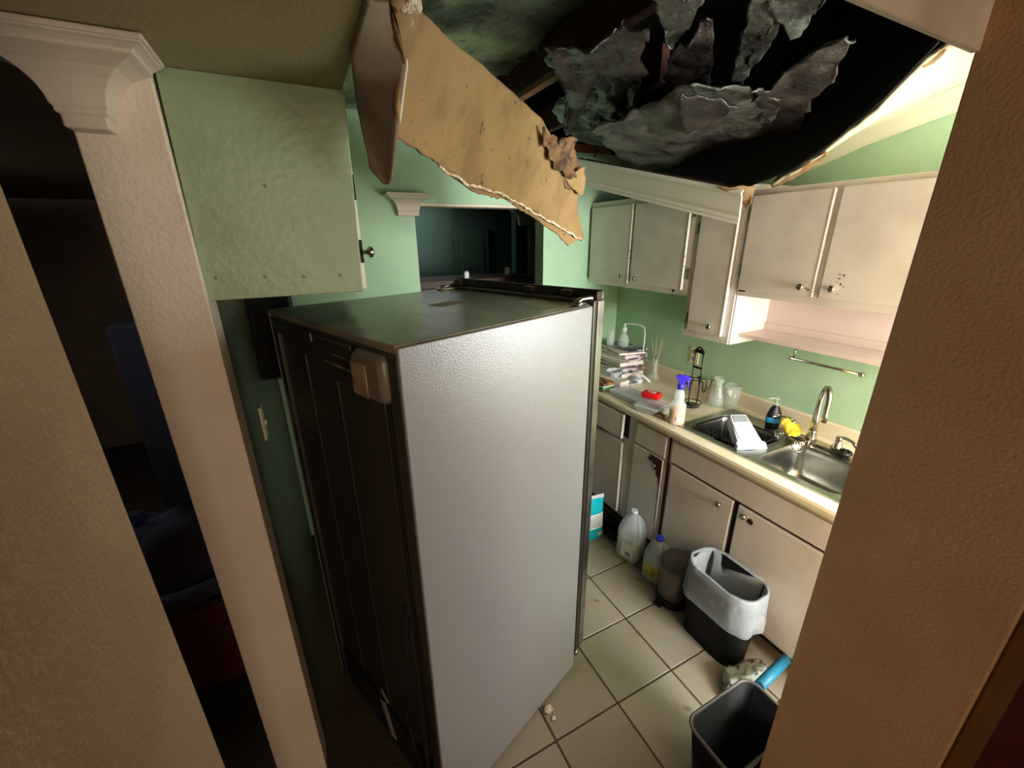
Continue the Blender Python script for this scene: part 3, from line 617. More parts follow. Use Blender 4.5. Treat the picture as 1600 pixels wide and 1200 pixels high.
# white refrigerator style bin leaning in the rack
P1 = Vector((1.969, 1.26, 1.035)); P2 = Vector((1.886, 1.099, 0.93))
t = thing('white_plastic_bin', 'white plastic refrigerator bin leaning in the black dish rack', 'container', tuple((P1+P2)/2))
ax = (P2-P1); Lb = ax.length; ax.normalize(); side = ax.cross(Vector((0,0,1))).normalized()
if side.x > 0: side = -side
up_ = side.cross(ax); up_ = up_ if up_.z > 0 else -up_
Mx = Matrix((ax, side, up_)).transposed().to_4x4(); Mx.translation = P1
def q_(u, wdt, z): return [(u, -wdt/2, z), (u, wdt/2, z)]
secs = [(0,.085,0,.055), (.05,.10,0,.058), (Lb*.78,.125,0,.058), (Lb,.155,0,.040)]
loops = []
for u, wd, z0, z1 in secs:
    loops.append([(u,-wd/2,-z1),(u,wd/2,-z1),(u,wd/2,z0),(u,-wd/2,z0)])
obj('shell', MB().loft(loops, Mx, smooth=False), 'dishw', t, bevel=.006, seg=3)
obj('window_panel', MB().loft([rrect(.036, 0, .052, .075, .008, .0005), rrect(.036, 0, .046, .068, .008, .002)], Mx), 'labgrey', t)
obj('lip', MB().loft([rrect(Lb*.90, 0, Lb*.16, .150, .012, .0), rrect(Lb*.90, 0, Lb*.15, .145, .012, .005)], Mx), 'dishw', t)
obj('face_panel', MB().loft([rrect(Lb*.50, 0, Lb*.5, .100, .006, .0), rrect(Lb*.50, 0, Lb*.49, .096, .006, .003)], Mx), 'dishw', t)
t = thing('frying_pan', 'glossy black pan tilted in the front of the dish rack', 'pan', (1.974, 1.39, 0.9))
pc = Vector((1.925,1.355,.875))
TT = Matrix.Translation(pc+Vector((.02,-.01,-.02))) @ Matrix.Rotation(-.35, 4, 'X') @ Matrix.Rotation(.25, 4, 'Y')
obj('bowl', MB().lathe([(.002,-.028),(.055,-.028),(.068,-.020),(.080,.0),(.083,.002),(.078,.001),(.064,-.018),(.052,-.023),(.002,-.023)], 28, TT, False, False), 'blackg', t)
obj('handle', MB().tube([tuple(pc+Vector((-.01,-.07,.0))), (1.90,1.25,.90), (1.885,1.20,.905), (1.875,1.14,.90)], [.010,.012,.013,.011], 8), 'blackp', t)
t = thing('soap_bottle', 'black dish soap bottle with blue label and clear pump behind the sink', 'bottle', (2.232,1.222,.9187))
T_ = TR((2.232,1.222,.9187), -.55)
def oval(a, b, z, n=20): return [(a*math.cos(2*PI*k/n), b*math.sin(2*PI*k/n), z) for k in range(n)]
obj('bottle_body', MB().loft([oval(.030,.022,0), oval(.036,.026,.005), oval(.039,.027,.04), oval(.036,.025,.08), oval(.026,.020,.11), oval(.015,.015,.125), oval(.013,.013,.13)], T_), 'blackp', t)
obj('label_mark', MB().loft([oval(.0395,.0275,.032), oval(.0402,.0280,.036), oval(.0402,.0280,.055), oval(.0392,.0275,.062)], T_ @ Matrix.Scale(1.0, 4), False, False), 'bluelab', t)
obj('label_mark', MB().box((-.02,-.0305,.072),(.012,-.024,.077), T_).box((-.016,-.030,.080),(.014,-.023,.085), T_), 'label', t)
obj('pump', MB().lathe([(.014,0),(.014,.012),(.005,.014),(.005,.035),(.011,.037),(.011,.043),(.001,.044)], 16, TR((2.232,1.222,1.047))).tube([(2.232,1.222,1.086),(2.212,1.24,1.088),(2.198,1.252,1.080)], .004, 8), 'clearp', t)
t = thing('wire_caddy', 'small chrome wire sponge caddy hanging on the sink divider', 'caddy', (2.17,1.09,.93))
cl = rrect(2.165, 1.075, .10, .15, .03, .945, 4); cl2 = rrect(2.165, 1.075, .08, .13, .025, .885, 4)
obj('rim_wire', MB().tube(cl, .0028, 6, closed=True), 'chrome', t)
obj('base_wire', MB().tube(cl2, .0022, 6, closed=True), 'chrome', t)
for k in range(20): obj('wire', MB().tube([cl[k], cl2[k]], .0016, 5), 'chrome', t)
obj('hanger', MB().tube([(2.20,1.14,.945),(2.205,1.15,1.00),(2.19,1.175,1.012),(2.215,1.205,1.000)], .003, 6), 'chrome', t)
t = thing('sponge_cloth', 'wrinkled yellow cloth draped over the wire caddy', 'cloth', (2.12,1.12,.95))
obj('cloth', sheet([(2.208, 1.173, 0.985), (2.237, 1.149, 1), (2.281, 1.135, 0.985)], [(2.109, 1.06, 0.955), (2.145, 1.049, 0.955), (2.225, 1.057, 0.955)], 20, 18, .010, 22, jag=.004, seed=12), 'sponge', t, solid=.005)

# ------------------------------------------------------------------ things on the worktop
t = thing('spray_bottle', 'translucent spray bottle with violet trigger and amber liquid', 'bottle', (1.815,1.518,.913))
T_ = TR((1.815,1.518,.913))
obj('bottle_body', MB().lathe([(.040,0),(.044,.004),(.044,.06),(.0435,.108),(.040,.122),(.029,.134),(.027,.17),(.024,.192),(.015,.205),(.014,.212)], 24, T_), 'trans', t)
obj('liquid', MB().lathe([(.038,.003),(.0425,.007),(.0425,.085),(.042,.087)], 24, T_), 'yellow_l', t)
obj('collar', MB().lathe([(.017,.208),(.017,.235),(.012,.240)], 18, T_), 'blue', t)
tp = obj('trigger_head', MB().prism([(-.016,.236),(.014,.236),(.016,.262),(.028,.270),(.030,.284),(.012,.292),(-.022,.290),(-.046,.280),(-.050,.268),(-.030,.266),(-.018,.258)], -.010, .010, 1, T_ @ Matrix.Rotation(2.27, 4, 'Z')), 'blue', t, bevel=.003)
obj('trigger', MB().tube([(-.026,0,.270),(-.036,0,.250),(-.034,0,.232),(-.040,0,.218)], [.006,.006,.005,.004], 8, T_ @ Matrix.Rotation(2.27, 4, 'Z')), 'blue', tp)
obj('label', MB().box((-.018,-.0455,.03),(.010,-.0420,.05), T_ @ Matrix.Rotation(-.5, 4, 'Z')), 'label', t)
t = thing('mug_rack', 'black wire mug rack with scrolled arch top and coiled base', 'rack', (2.09,1.645,.913))
cx, cy = 2.09, 1.645
sp = [(cx+(.055-.0012*k)*math.cos(k*.42), cy+(.055-.0012*k)*math.sin(k*.42), .918+.0004*k) for k in range(34)]
obj('coil_base', MB().tube(sp, .004, 6), 'wire', t)
obj('ring', MB().tube([(cx+.052*math.cos(k*PI/12), cy+.052*math.sin(k*PI/12), .945) for k in range(24)], .0035, 6, closed=True), 'wire', t)
for s in (-1, 1):
    obj('upright', MB().tube([(cx,cy+s*.030,.92),(cx,cy+s*.032,1.05),(cx,cy+s*.030,1.18),(cx,cy+s*.028,1.262)], .0035, 6), 'wire', t)
obj('arch_top', MB().tube([(cx,cy-.028,1.255),(cx,cy-.032,1.275),(cx,cy-.018,1.287),(cx,cy-.008,1.295),(cx,cy+.008,1.295),(cx,cy+.018,1.287),(cx,cy+.032,1.275),(cx,cy+.028,1.255)], .006, 6), 'wire', t)
obj('arch_plate', B(((cx-.002,cy-.026,1.262),(cx+.002,cy+.026,1.285)), ((cx-.002,cy-.028,1.165),(cx+.002,cy+.028,1.178))), 'wire', t)
for k in range(6):
    a = k*PI/3+.35; c_, s_ = math.cos(a), math.sin(a)
    def hp(r, z): return (cx+r*c_, cy+r*s_, z)
    obj('hook', MB().tube([hp(.02,1.095),hp(.045,1.10),hp(.062,1.098),hp(.068,1.05),hp(.078,1.035),hp(.088,1.05),hp(.094,1.10)], .0035, 6), 'wire', t)
obj('hook_ring', MB().tube([(cx+.031*math.cos(k*PI/10), cy+.031*math.sin(k*PI/10), 1.098) for k in range(20)], .0035, 6, closed=True), 'wire', t)
t = thing('wall_outlet', 'ivory electrical outlet on the green wall behind the mug rack', 'outlet', (2.357,1.89,1.15))
obj('plate', B(((2.352,1.855,1.095),(2.3595,1.925,1.21))), 'ivory', t, bevel=.003)
for z in (1.128, 1.178): obj('socket', B(((2.349,1.875,z-.014),(2.3525,1.905,z+.014))), 'labgrey', t, bevel=.004)
t = thing('glass_carafe', 'clear glass carafe with waisted neck beside the mug rack', 'carafe', (2.235,1.585,.913))
obj('glass_body', MB().lathe([(.040,0),(.047,.004),(.049,.03),(.045,.07),(.030,.11),(.021,.14),(.022,.155),(.034,.185),(.032,.185),(.019,.156),(.018,.14),(.027,.11),(.042,.07),(.046,.03),(.044,.007),(.001,.006)], 28, TR((2.235,1.585,.913)), True, False), 'glass', t)
t = thing('glass_vase', 'straight clear glass vase right of the carafe', 'vase', (2.275,1.515,.913))
obj('glass_body', MB().lathe([(.038,0),(.042,.003),(.048,.155),(.046,.155),(.040,.010),(.001,.008)], 28, TR((2.275,1.515,.913)), True, False), 'glass', t)
obj('label', MB().loft([[(.0465*math.cos(a), .0465*math.sin(a), z) for a in [PI*.95+.06*k for k in range(12)]] for z in (.09,.135)], TR((2.275,1.515,.913)), False, False, closed=False), 'label', t, solid=.001)

# clear trays with red package
t = thing('clear_tray', 'long clear plastic clamshell tray under the red package', 'tray', (1.86,1.86,.913), .06)
def tray(t, w_, l_, h, x=0, y=0, z=0):
    L_ = [rrect(x,y,w_*.9,l_*.94,.02,z+.001), rrect(x,y,w_,l_,.025,z+h), rrect(x,y,w_+.014,l_+.014,.03,z+h+.001), rrect(x,y,w_+.014,l_+.014,.03,z+h+.004)]
    return obj('shell', MB().loft(L_, None, True, False), 'clearp', t, local=True, solid=.0015)
tray(t, .16, .42, .028)
obj('lid', MB().grid(lambda u, v: Vector((-.075+.15*u, -.20+.40*v, .034+.004*noise.noise(Vector((u*7, v*15, 2))))), 10, 26), 'clearp', t, local=True, solid=.0015)
obj('paper_insert', MB().box((-.06,-.19,.006),(.05,-.05,.010)), 'whitep', t, local=True)
t = thing('clear_container', 'shallow clear plastic container in front of the red package', 'container', (1.80,1.72,.913), .35)
tray(t, .11, .16, .03)
obj('lid', MB().loft([rrect(0,0,.112,.162,.02,.034), rrect(0,0,.095,.145,.02,.042)]), 'clearp', t, local=True, solid=.0012)
t = thing('red_package', 'shiny red wrapped package lying on the clear tray', 'package', (1.895,1.80,.958), .45)
obj('wrap', MB().loft([rrect(0,0,.065,.105,.015,0), rrect(0,0,.075,.12,.018,.010), rrect(0,0,.074,.118,.018,.028), rrect(0,0,.060,.10,.015,.036)]), 'red', t, local=True, bevel=.002)
obj('label', MB().prism([(-.018,-.02),(.008,-.028),(.020,.012),(-.004,.026)], .0362, .0372), 'label', t, local=True)
obj('pepper_print', MB().prism([(-.008,-.008),(.006,-.014),(.010,.004),(.0,.012)], .0373, .0378), 'red', t, local=True)
t = thing('biscuit_crumb_bag', 'small brown paper packet beside the spray bottle', 'packet', (1.79,1.615,.913), .3)
obj('packet', chunk((0,0,.012), .028, 21, (.8,1.2,.42)), 'cardo', t, local=True)
# cartons, pencils, foil tray
t = thing('tea_carton', 'small brown and green carton at the counter edge by the fridge door', 'box', (1.80,2.155,.913), .08)
obj('carton', MB().box((-.05,-.045,0),(.05,.10,.062)), 'cardo', t, local=True, bevel=.002)
obj('green_band', MB().box((-.0515,-.0465,.014),(.0515,.06,.034)), 'cardg', t, local=True)
obj('white_band', MB().box((-.052,-.047,.036),(.052,.04,.042)), 'label', t, local=True)
t = thing('second_carton', 'flat white topped carton right of the green banded carton', 'box', (1.89,2.13,.913), .2)
obj('carton', MB().box((-.035,-.06,0),(.06,.12,.066)), 'pages', t, local=True, bevel=.002)
for i, (dx, a, l) in enumerate(((-.01,1.15,.11),(.012,1.3,.12))):
    t = thing('pencil', ['orange pencil nearer the fridge on the carton', 'orange pencil further from the fridge on the carton'][i], 'pencil', (1.80+dx,2.12+dx,.980+.001*i), a)
    obj('shaft', MB().tube([(-l/2,0,0),(l/2,0,0)], .004, 6), 'orange', t, local=True)
    obj('tip', MB().tube([(l/2,0,0),(l/2+.012,0,0)], [.0035,.0005], 6), 'reed', t, local=True)
t = thing('foil_dish', 'crumpled white foil dish beside the magazine stack', 'dish', (1.94,2.22,.98), .3)
def wavy(cx, cy, r, z, a, n=36, ph=0): return [(cx+r*(1+a*math.sin(9*2*PI*k/n+ph))*math.cos(2*PI*k/n)*1.25, cy+r*(1+a*math.sin(9*2*PI*k/n+ph))*math.sin(2*PI*k/n), z+.003*math.sin(k*1.9)) for k in range(n)]
obj('dish', MB().loft([wavy(0,0,.035,0,.02), wavy(0,0,.052,.035,.05), wavy(0,0,.060,.037,.05), wavy(0,0,.050,.033,.05), wavy(0,0,.033,.004,.02)]), 'whitep', t, local=True)
t = thing('white_saucer', 'white saucer tilted against the foil dish', 'dish', (2.04,2.16,.915), 0)
obj('saucer', MB().lathe([(.02,0),(.035,.004),(.062,.018),(.060,.020),(.034,.008),(.001,.006)], 26), 'whitep', t, local=True)
t = thing('crumpled_napkin', 'crumpled white napkin lying right of the magazine stack', 'napkin', (2.10,2.15,.915))
obj('napkin', chunk((0,0,.022), .036, 31, (1.0,1.2,.6)), 'whitep', t, local=True)
t = thing('plastic_cutlery', 'white plastic handle sticking out by the reed vase', 'cutlery', (2.12,2.13,.98))
obj('handle', MB().tube([(2.08,2.20,1.00),(2.12,2.13,.985),(2.15,2.07,.935)], [.006,.008,.009], 8), 'whitep', t)
# stack of magazines
zz = .913; lst = [(.055,'pages'),(.018,'magd'),(.022,'mag'),(.012,'magd'),(.03,'pages'),(.02,'mag'),(.016,'magd'),(.026,'mag'),(.014,'pages'),(.012,'magd')]
lab = ['thick white paper pad at the bottom of the corner stack', 'dark covered magazine on the thick paper pad', 'pale pink printed magazine low in the stack', 'thin dark magazine under the white block in the stack',
       'white paper block in the middle of the stack', 'printed magazine above the white paper block', 'grey dark magazine in the upper half of the stack', 'curling pink striped magazine near the top of the stack', 'white pad just under the top magazine', 'dark topmost magazine beneath the glass bottle']
for i, (h, m_) in enumerate(lst):
    a = random.uniform(-.22, .22); t = thing('magazine', lab[i], 'magazine', (2.14+random.uniform(-.015,.015), 2.37+random.uniform(-.015,.015), zz), a, None)
    t['group'] = 'papers and magazines stacked in the corner'
    obj('cover', MB().box((-.105,-.14,0),(.105,.14,h-.001)), m_, t, local=True, bevel=.0015)
    obj('page_block', MB().box((-.1065,-.137,.002),(.103,.137,max(.004, h-.003))), 'pages', t, local=True)
    zz += h
ztop = zz
t = thing('pump_bottle', 'clear glass bottle with white cap and long bent straw on the magazines', 'bottle', (2.13,2.36,ztop+.001))
obj('glass_body', MB().lathe([(.036,0),(.040,.004),(.040,.06),(.034,.085),(.016,.105),(.015,.12),(.013,.12),(.014,.104),(.031,.083),(.037,.06),(.036,.008),(.001,.006)], 24, TR((2.13,2.36,ztop+.001)), True, False), 'glass', t)
obj('cap', MB().lathe([(.018,0),(.018,.032),(.008,.034),(.007,.055),(.009,.06),(.002,.062)], 18, TR((2.13,2.36,ztop+.118))), 'whitep', t)
zs = ztop+.175
obj('straw', MB().tube([(2.13,2.36,zs),(2.155,2.34,zs+.004),(2.19,2.27,zs+.004),(2.205,2.235,zs-.012),(2.207,2.225,zs-.05),(2.207,2.225,zs-.15),(2.200,2.225,zs-.24)], .0055, 8), 'whitep', t)
t = thing('drinking_glass', 'tall clear glass left of the pump bottle on the magazines', 'glass', (2.07,2.44,ztop+.001))
obj('glass_body', MB().lathe([(.026,0),(.028,.003),(.030,.12),(.0285,.12),(.025,.008),(.001,.006)], 24, TR((2.07,2.44,ztop+.001)), True, False), 'glass', t)
t = thing('reed_vase', 'glass vase holding thin pale reeds in the counter corner', 'vase', (2.275,2.16,.913))
obj('glass_body', MB().lathe([(.034,0),(.042,.01),(.036,.03),(.020,.055),(.019,.13),(.024,.165),(.022,.165),(.017,.13),(.018,.055),(.034,.03),(.001,.008)], 24, TR((2.275,2.16,.913)), True, False), 'glass', t)
for k in range(7):
    a = k*.9; obj('reed', MB().tube([(2.275,2.16,.93),(2.275+.012*math.cos(a),2.16+.012*math.sin(a),1.06),(2.275+.045*math.cos(a),2.16+.055*math.sin(a),1.24+.02*math.sin(k*2))], .0014, 5), 'reed', t)
obj('leaf', MB().tube([(2.265,2.15,1.04),(2.262,2.15,1.075),(2.265,2.152,1.11)], [.002,.007,.001], 6), 'dbrown', t)

# ------------------------------------------------------------------ refrigerator
FY = math.radians(20.3); FW, FD, FH = .79, .755, 1.716
t = fr = thing('refrigerator', 'large grey steel refrigerator pulled out with its black back showing', 'refrigerator', (.161,.862,0), FY)
def F(m_): return m_
obj('side_panel', MB().box((.0,0,.02),(FD,.012,FH-.004)), 'fside', t, local=True, bevel=.004, seg=3)
obj('side_panel', MB().box((.0,FW-.012,.02),(FD,FW,FH-.004)), 'fside', t, local=True, bevel=.004)
obj('top_panel', MB().box((.0,.0125,FH-.02),(FD,FW-.0125,FH)), 'ftop', t, local=True, bevel=.003)
obj('front_frame', MB().box((FD-.02,.0125,.02),(FD,FW-.0125,FH-.021)), 'fdark', t, local=True)
bk = obj('back_panel', MB().box((.012,.0125,.22),(.02,FW-.0125,FH-.021)), 'fback', t, local=True)
obj('back_frame', B(((0,.0125,.02),(.014,.055,FH-.0205)), ((0,FW-.055,.02),(.014,FW-.0125,FH-.0205)), ((0,.0555,FH-.075),(.014,FW-.0555,FH-.0205))), 'fback', t, local=True, bevel=.003)
def yz(cy, cz, w_, h_, r, x): return [(x, p[0], p[1]) for p in rrect(cy, cz, w_, h_, r)]
obj('pressed_channel', B(((-.012,.20,1.664),(.012,.42,1.688)), ((-.015,.425,1.660),(.012,.465,1.690)), ((-.012,.47,1.664),(.012,.735,1.688))), 'fdark', bk, local=True, bevel=.005)
for a_ in (((.004,.215,1.636),(.013,.345,1.643)), ((.004,.20,1.606),(.013,.40,1.611)), ((.004,.46,1.643),(.013,.66,1.649))): obj('pressed_rib', B(a_), 'foam', bk, local=True, bevel=.002)
for a_ in (((.006,.068,.24),(.014,.074,1.56)), ((.006,.095,.24),(.014,.104,1.56)), ((.007,.345,.24),(.014,.351,1.56)), ((.008,.55,.24),(.014,.554,1.60))): obj('pressed_rib', B(a_), 'fdark', bk, local=True, bevel=.002)
hb = obj('hinge_box', MB().loft([yz(.118,1.629,.138,.118,.02,.012), yz(.118,1.629,.138,.118,.02,-.006), yz(.118,1.629,.118,.098,.016,-.022)]), 'boxgrey', t, local=True)
obj('foam_inset', MB().loft([yz(.145,1.618,.072,.086,.010,-.021), yz(.145,1.618,.066,.080,.009,-.025)]), 'foam', hb, local=True)
obj('compressor_cover', MB().box((.004,.06,.03),(.016,FW-.06,.215)), 'black', t, local=True)
for i, (y, z, a, l, w_) in enumerate(((.365,.14,1.25,.085,.020), (.365,.27,.6,.028,.012))):
    if l: obj('tape', MB().box((-.0005,-l,-w_),(.0008,l,w_), TR((.0028,y,z), 0, a)), 'tapew', bk, local=True)
obj('power_cable', MB().tube([(-.012,.085,.95),(-.020,.12,.80),(-.022,.10,.60),(-.018,.16,.42),(-.022,.12,.26),(-.02,.09,.16),(-.012,.10,.08)], .0045, 8), 'black', t, local=True)
obj('cable_loop', MB().tube([(-.012,.07,.92),(-.020,.075,.75),(-.016,.065,.55),(-.014,.07,.35),(-.012,.06,.12)], .0035, 8), 'black', t, local=True)
dm = MB().box((FD+.012,.004,.085),(FD+.072,FW-.004,FH+.012))
dd = obj('door', dm, 'fdark', t, local=True, bevel=.006, seg=3)
obj('door_side_trim', MB().box((FD+.034,.000,.095),(FD+.071,.0045,FH+.008)), 'steel', dd, local=True, bevel=.001)
obj('gasket', MB().box((FD,.014,.09),(FD+.012,FW-.014,FH-.01)), 'black', t, local=True)
obj('top_rail', B(((FD+.062,.004,FH+.012),(FD+.072,FW-.004,FH+.042)), ((FD+.03,.004,FH+.012),(FD+.062,.012,FH+.040))), 'fdark', dd, local=True, bevel=.002)
for y in (.12, .30, FW-.06): obj('rail_block', MB().box((FD+.035,y,FH+.012),(FD+.062,y+.045,FH+.036)), 'fdark', dd, local=True, bevel=.003)
for y, s in ((.035,1), (FW-.035,-1)):
    h_ = obj('hinge_plate', MB().loft([rrect(0,0,.11,.035,.015,0), rrect(0,0,.11,.035,.015,.006)], TR((FD-.015,y,FH+.001), .15*s)), 'chrome', t, local=True)
    obj('hinge_arm', MB().tube([(FD-.05,y,FH+.010),(FD-.01,y+.006*s,FH+.016),(FD+.02,y-.01*s,FH+.018),(FD+.045,y-.012*s,FH+.018)], [.010,.007,.009,.010], 10), 'chrome', h_, local=True)
obj('lower_hinge', MB().lathe([(.010,0),(.012,.006),(.012,.02),(.006,.028)], 12, TR((FD+.03,.012,.052))), 'chrome', t, local=True)
for x in (.06, FD-.06):
    for y in (.06, FW-.06): obj('foot', MB().lathe([(.022,0),(.022,.01),(.012,.012),(.012,.022)], 12, TR((x,y,0))), 'blackp', t, local=True)
obj('dust_patch', MB().loft([rrect(0,0,.13,.075,.004,0), rrect(0,0,.13,.075,.004,.0006)], TR((.46,.40,FH+.0001), .1)), 'tapew', t, local=True)
obj('tape', MB().prism([(0,0),(.16,-.02),(.17,.012),(.02,.028)], FH+.0001, FH+.0006, 2, TR((FD-.22,.06,0))), 'tapew', t, local=True)

# ------------------------------------------------------------------ green cabinet above the alcove
t = thing('green_wall_cabinet', 'green painted cabinet hanging above the refrigerator at the left', 'cabinet', (-.02,1.9,1.777))
obj('body', B(((-.185,1.259,1.81),(.150,2.55,2.273))), 'greencab', t)
pn = MB().loft([[(-.207,1.24,1.793),(.155,1.24,1.793),(.155,1.258,1.793),(-.207,1.258,1.793)], [(-.199,1.24,2.2745),(.171,1.24,2.2745),(.171,1.258,2.2745),(-.199,1.258,2.2745)]], smooth=False)
pn = obj('side_board', pn, 'greencab', t, bevel=.0025)
for q in ((-0.18, 1.24, 1.847), (-0.076, 1.24, 1.845), (0.012, 1.24, 1.841), (0.101, 1.24, 1.84), (-0.037, 1.24, 2.055)):
    obj('screw', MB().lathe([(.0045,0),(.004,.0012),(.0015,.0006)], 10, Matrix.Translation(Vector(q)) @ Matrix.Rotation(PI/2, 4, 'X')), 'screw', pn)
d = obj('door', B(((.1505,1.262,1.798),(.168,1.66,2.22))), 'greencab', t, bevel=.002)
obj('edge_strip', B(((.1515,1.252,1.800),(.1675,1.2625,2.216))), 'cabedge', d)
knob(d, (.168,1.250,1.898), '+x', .015)
for z in (1.90, 2.06): obj('hinge', B(((.160,1.2495,z-.03),(.1685,1.2525,z+.03))), 'gap', d)
obj('door', B(((.1505,1.68,1.798),(.168,2.50,2.22))), 'greencab', t, bevel=.002)
t = thing('black_wall_box', 'black box mounted under the green cabinet behind the refrigerator', 'box', (-.13,2.3,1.36))
obj('casing', B(((-.208,1.95,1.38),(-.055,2.55,1.79))), 'black', t, bevel=.006)
obj('lower_lip', B(((-.208,1.945,1.372),(-.052,2.55,1.3795))), 'blackp', t, bevel=.003)
t = thing('light_switch', 'pale wall plate seen edge on in the dark alcove', 'switch', (-.208,1.67,1.29))
obj('plate', B(((-.2095,1.64,1.23),(-.202,1.70,1.36))), 'postpaint', t, bevel=.002)
obj('toggle', B(((-.2018,1.665,1.285),(-.194,1.675,1.30))), 'ivory', t)

# ------------------------------------------------------------------ dark room at the left
t = thing('wooden_chest', 'reddish brown wooden chest in the dark gap left of the post', 'chest', (-.72,2.05,0))
obj('body', B(((-1.25,1.8,0),(-.40,2.5,.46))), 'brownwood', t, bevel=.01)
obj('top_board', B(((-1.27,1.78,.46),(-.38,2.52,.49))), 'dbrown', t, bevel=.006)
t = thing('clothes_pile', 'pile of dark grey clothes on the chest', 'clothes', (-.8,2.05,.49))
def heap():
    def fn(u, v):
        a = u*2*PI; r = v
        x = -.80+.38*r*math.cos(a); y = 2.08+.27*r*math.sin(a)
        z = .492+.30*max(0, (1-r**2.2))*(1+.35*noise.noise(Vector((x*7, y*7, 1))))+.03*noise.noise(Vector((x*16, y*16, 4)))*(1-r)
        return Vector((x, y, z))
    return MB().grid(fn, 40, 18)
obj('folded_cloth', heap(), 'cloth', t)
obj('lower_roll', MB().tube([(-1.15,1.83,.53),(-.9,1.80,.53),(-.65,1.80,.52),(-.42,1.85,.53)], [.04,.045,.04,.035], 12), 'cloth', t)
t = thing('blue_cloth', 'small bright blue cloth poking out on the clothes pile', 'cloth', (-0.689, 1.8, 0.94))
obj('fold', sheet([(-0.702, 1.79, 0.929), (-0.686, 1.79, 0.963), (-0.667, 1.79, 0.98)], [(-0.7, 1.8, 0.903), (-0.677, 1.8, 0.918), (-0.662, 1.8, 0.948)], 10, 8, .006, 30, seed=15), 'darkblue', t, solid=.004)
t = thing('dark_shelf_box', 'dark box standing far back in the black gap left of the post', 'box', (-.75,3.4,0))
obj('carton', B(((-1.1,3.3,0),(-.60,3.7,1.45))), 'cloth', t, bevel=.01)
obj('label', B(((-.80,3.292,1.30),(-.70,3.299,1.40))), 'label', t)

# ------------------------------------------------------------------ far room furniture
t = thing('dark_sideboard', 'dark brown sideboard in the room beyond the opening', 'sideboard', (1.3,3.6,0))
obj('body', B(((.80,3.45,0),(1.95,3.9,1.60))), 'dbrown', t, bevel=.008)
obj('door_panel', B(((.86,3.437,.9),(1.32,3.452,1.54)), ((1.40,3.437,.9),(1.88,3.452,1.54))), 'dbrown', t, bevel=.006)
for q, lb, hh in (((1.319, 3.52, 1.616), 'small white jar on the dark sideboard', .06), ((1.76, 3.6, 1.565), 'greyish white can on the dark sideboard by the green jamb', .075)):
    t = thing('jar', lb, 'jar', (q[0], q[1], 1.601))
    obj('jar_body', MB().lathe([(.022,0),(.024,.004),(.024,hh*.8),(.018,hh*.9),(.018,hh)], 16, TR((q[0], q[1], 1.601))), 'white', t)
    obj('lid', MB().lathe([(.020,hh),(.020,hh+.012)], 16, TR((q[0], q[1], 1.601))), 'blackp', t)

# ------------------------------------------------------------------ things on the floor
t = thing('cleaning_bag', 'turquoise plastic pouch with white label standing behind the fridge door', 'bag', (1.50,1.83,0), -.1)
def pouch(u, v):
    w_ = .085; z = v*.30; th = .035*(1-v**1.6)+.002; a = u*2*PI
    return Vector((w_*math.copysign(abs(math.cos(a))**.6, math.cos(a))*(1-.05*v), th*math.sin(a)+.004*noise.noise(Vector((u*6, v*9, 2))), z))
obj('pouch', MB().grid(pouch, 32, 16), 'cyan', t, local=True)
obj('top_seal', MB().box((-.081,-.002,.296),(.084,.002,.325)), 'whitep', t, local=True)
lb_ = obj('label', MB().grid(lambda u, v: pouch(.60+.32*u, .28+.36*v)*1.0+Vector((0,-.0035,0)), 12, 8), 'label', t, local=True)
for k in range(5): obj('print_line', MB().box((-.055,-.0405+.0035*k,.105+k*.016),(.045,-.039+.0035*k,.108+k*.016)), 'labgrey', lb_, local=True)
obj('bar_code', MB().grid(lambda u, v: pouch(.78+.12*u, .08+.10*v)+Vector((0,-.0035,0)), 6, 4), 'label', t, local=True)
t = thing('black_tray', 'black tray on the floor under the far base cabinet', 'tray', (1.66,1.83,0), 0)
obj('tray', MB().loft([rrect(0,0,.12,.26,.03,.001), rrect(0,0,.14,.29,.035,.05), rrect(0,0,.13,.28,.03,.05), rrect(0,0,.11,.25,.03,.008)]), 'blackg', t, local=True)
def jug(x, y, rz, label, h, mcap, mlab, fill, cap_r=.019):
    t = thing('plastic_jug', label, 'jug', (x, y, 0), rz)
    s = h/.30; W_ = .145*min(s, 1.05)
    L_ = [rrect(0,0,W_*.92,W_*.92,.035,.002), rrect(0,0,W_,W_,.04,.012), rrect(0,0,W_,W_,.042,.16*s), rrect(0,0,W_*.98,W_*.98,.05,.19*s), rrect(0,0,W_*.80,W_*.80,.05,.235*s), rrect(0,0,W_*.52,W_*.52,.035,.262*s), rrect(0,0,.040,.040,.018,.278*s), rrect(0,0,.036,.036,.017,.290*s)]
    obj('jug_body', MB().loft(L_), 'trans', t, local=True)
    obj('handle', MB().tube([(-.010,-.035,.272*s),(-.035,-.060,.240*s),(-.055,-.078,.20*s),(-.060,-.080,.155*s),(-.05,-.066,.125*s)], [.010,.012,.012,.012,.010], 10), 'trans', t, local=True)
    obj('cap', MB().lathe([(cap_r,.286*s),(cap_r,.286*s+.018),(cap_r*.8,.286*s+.021)], 20), mcap, t, local=True)
    obj('liquid', MB().loft([rrect(0,0,W_*.88,W_*.88,.034,.006), rrect(0,0,W_*.95,W_*.95,.04,.014), rrect(0,0,W_*.95,W_*.95,.04,fill)]), 'milk', t, local=True)
    obj('label', MB().box((-W_/2-.0015,-.045,.035),(-W_/2+.002,.030,.035+.09*s)), mlab, t, local=True)
    obj('label_print', MB().box((-W_/2-.0022,-.035,.05),(-W_/2-.0012,.0,.075)), 'labgrey', t, local=True)
    return t
M['milk'] = mat('cloudy_liquid', (214, 222, 214), .3)
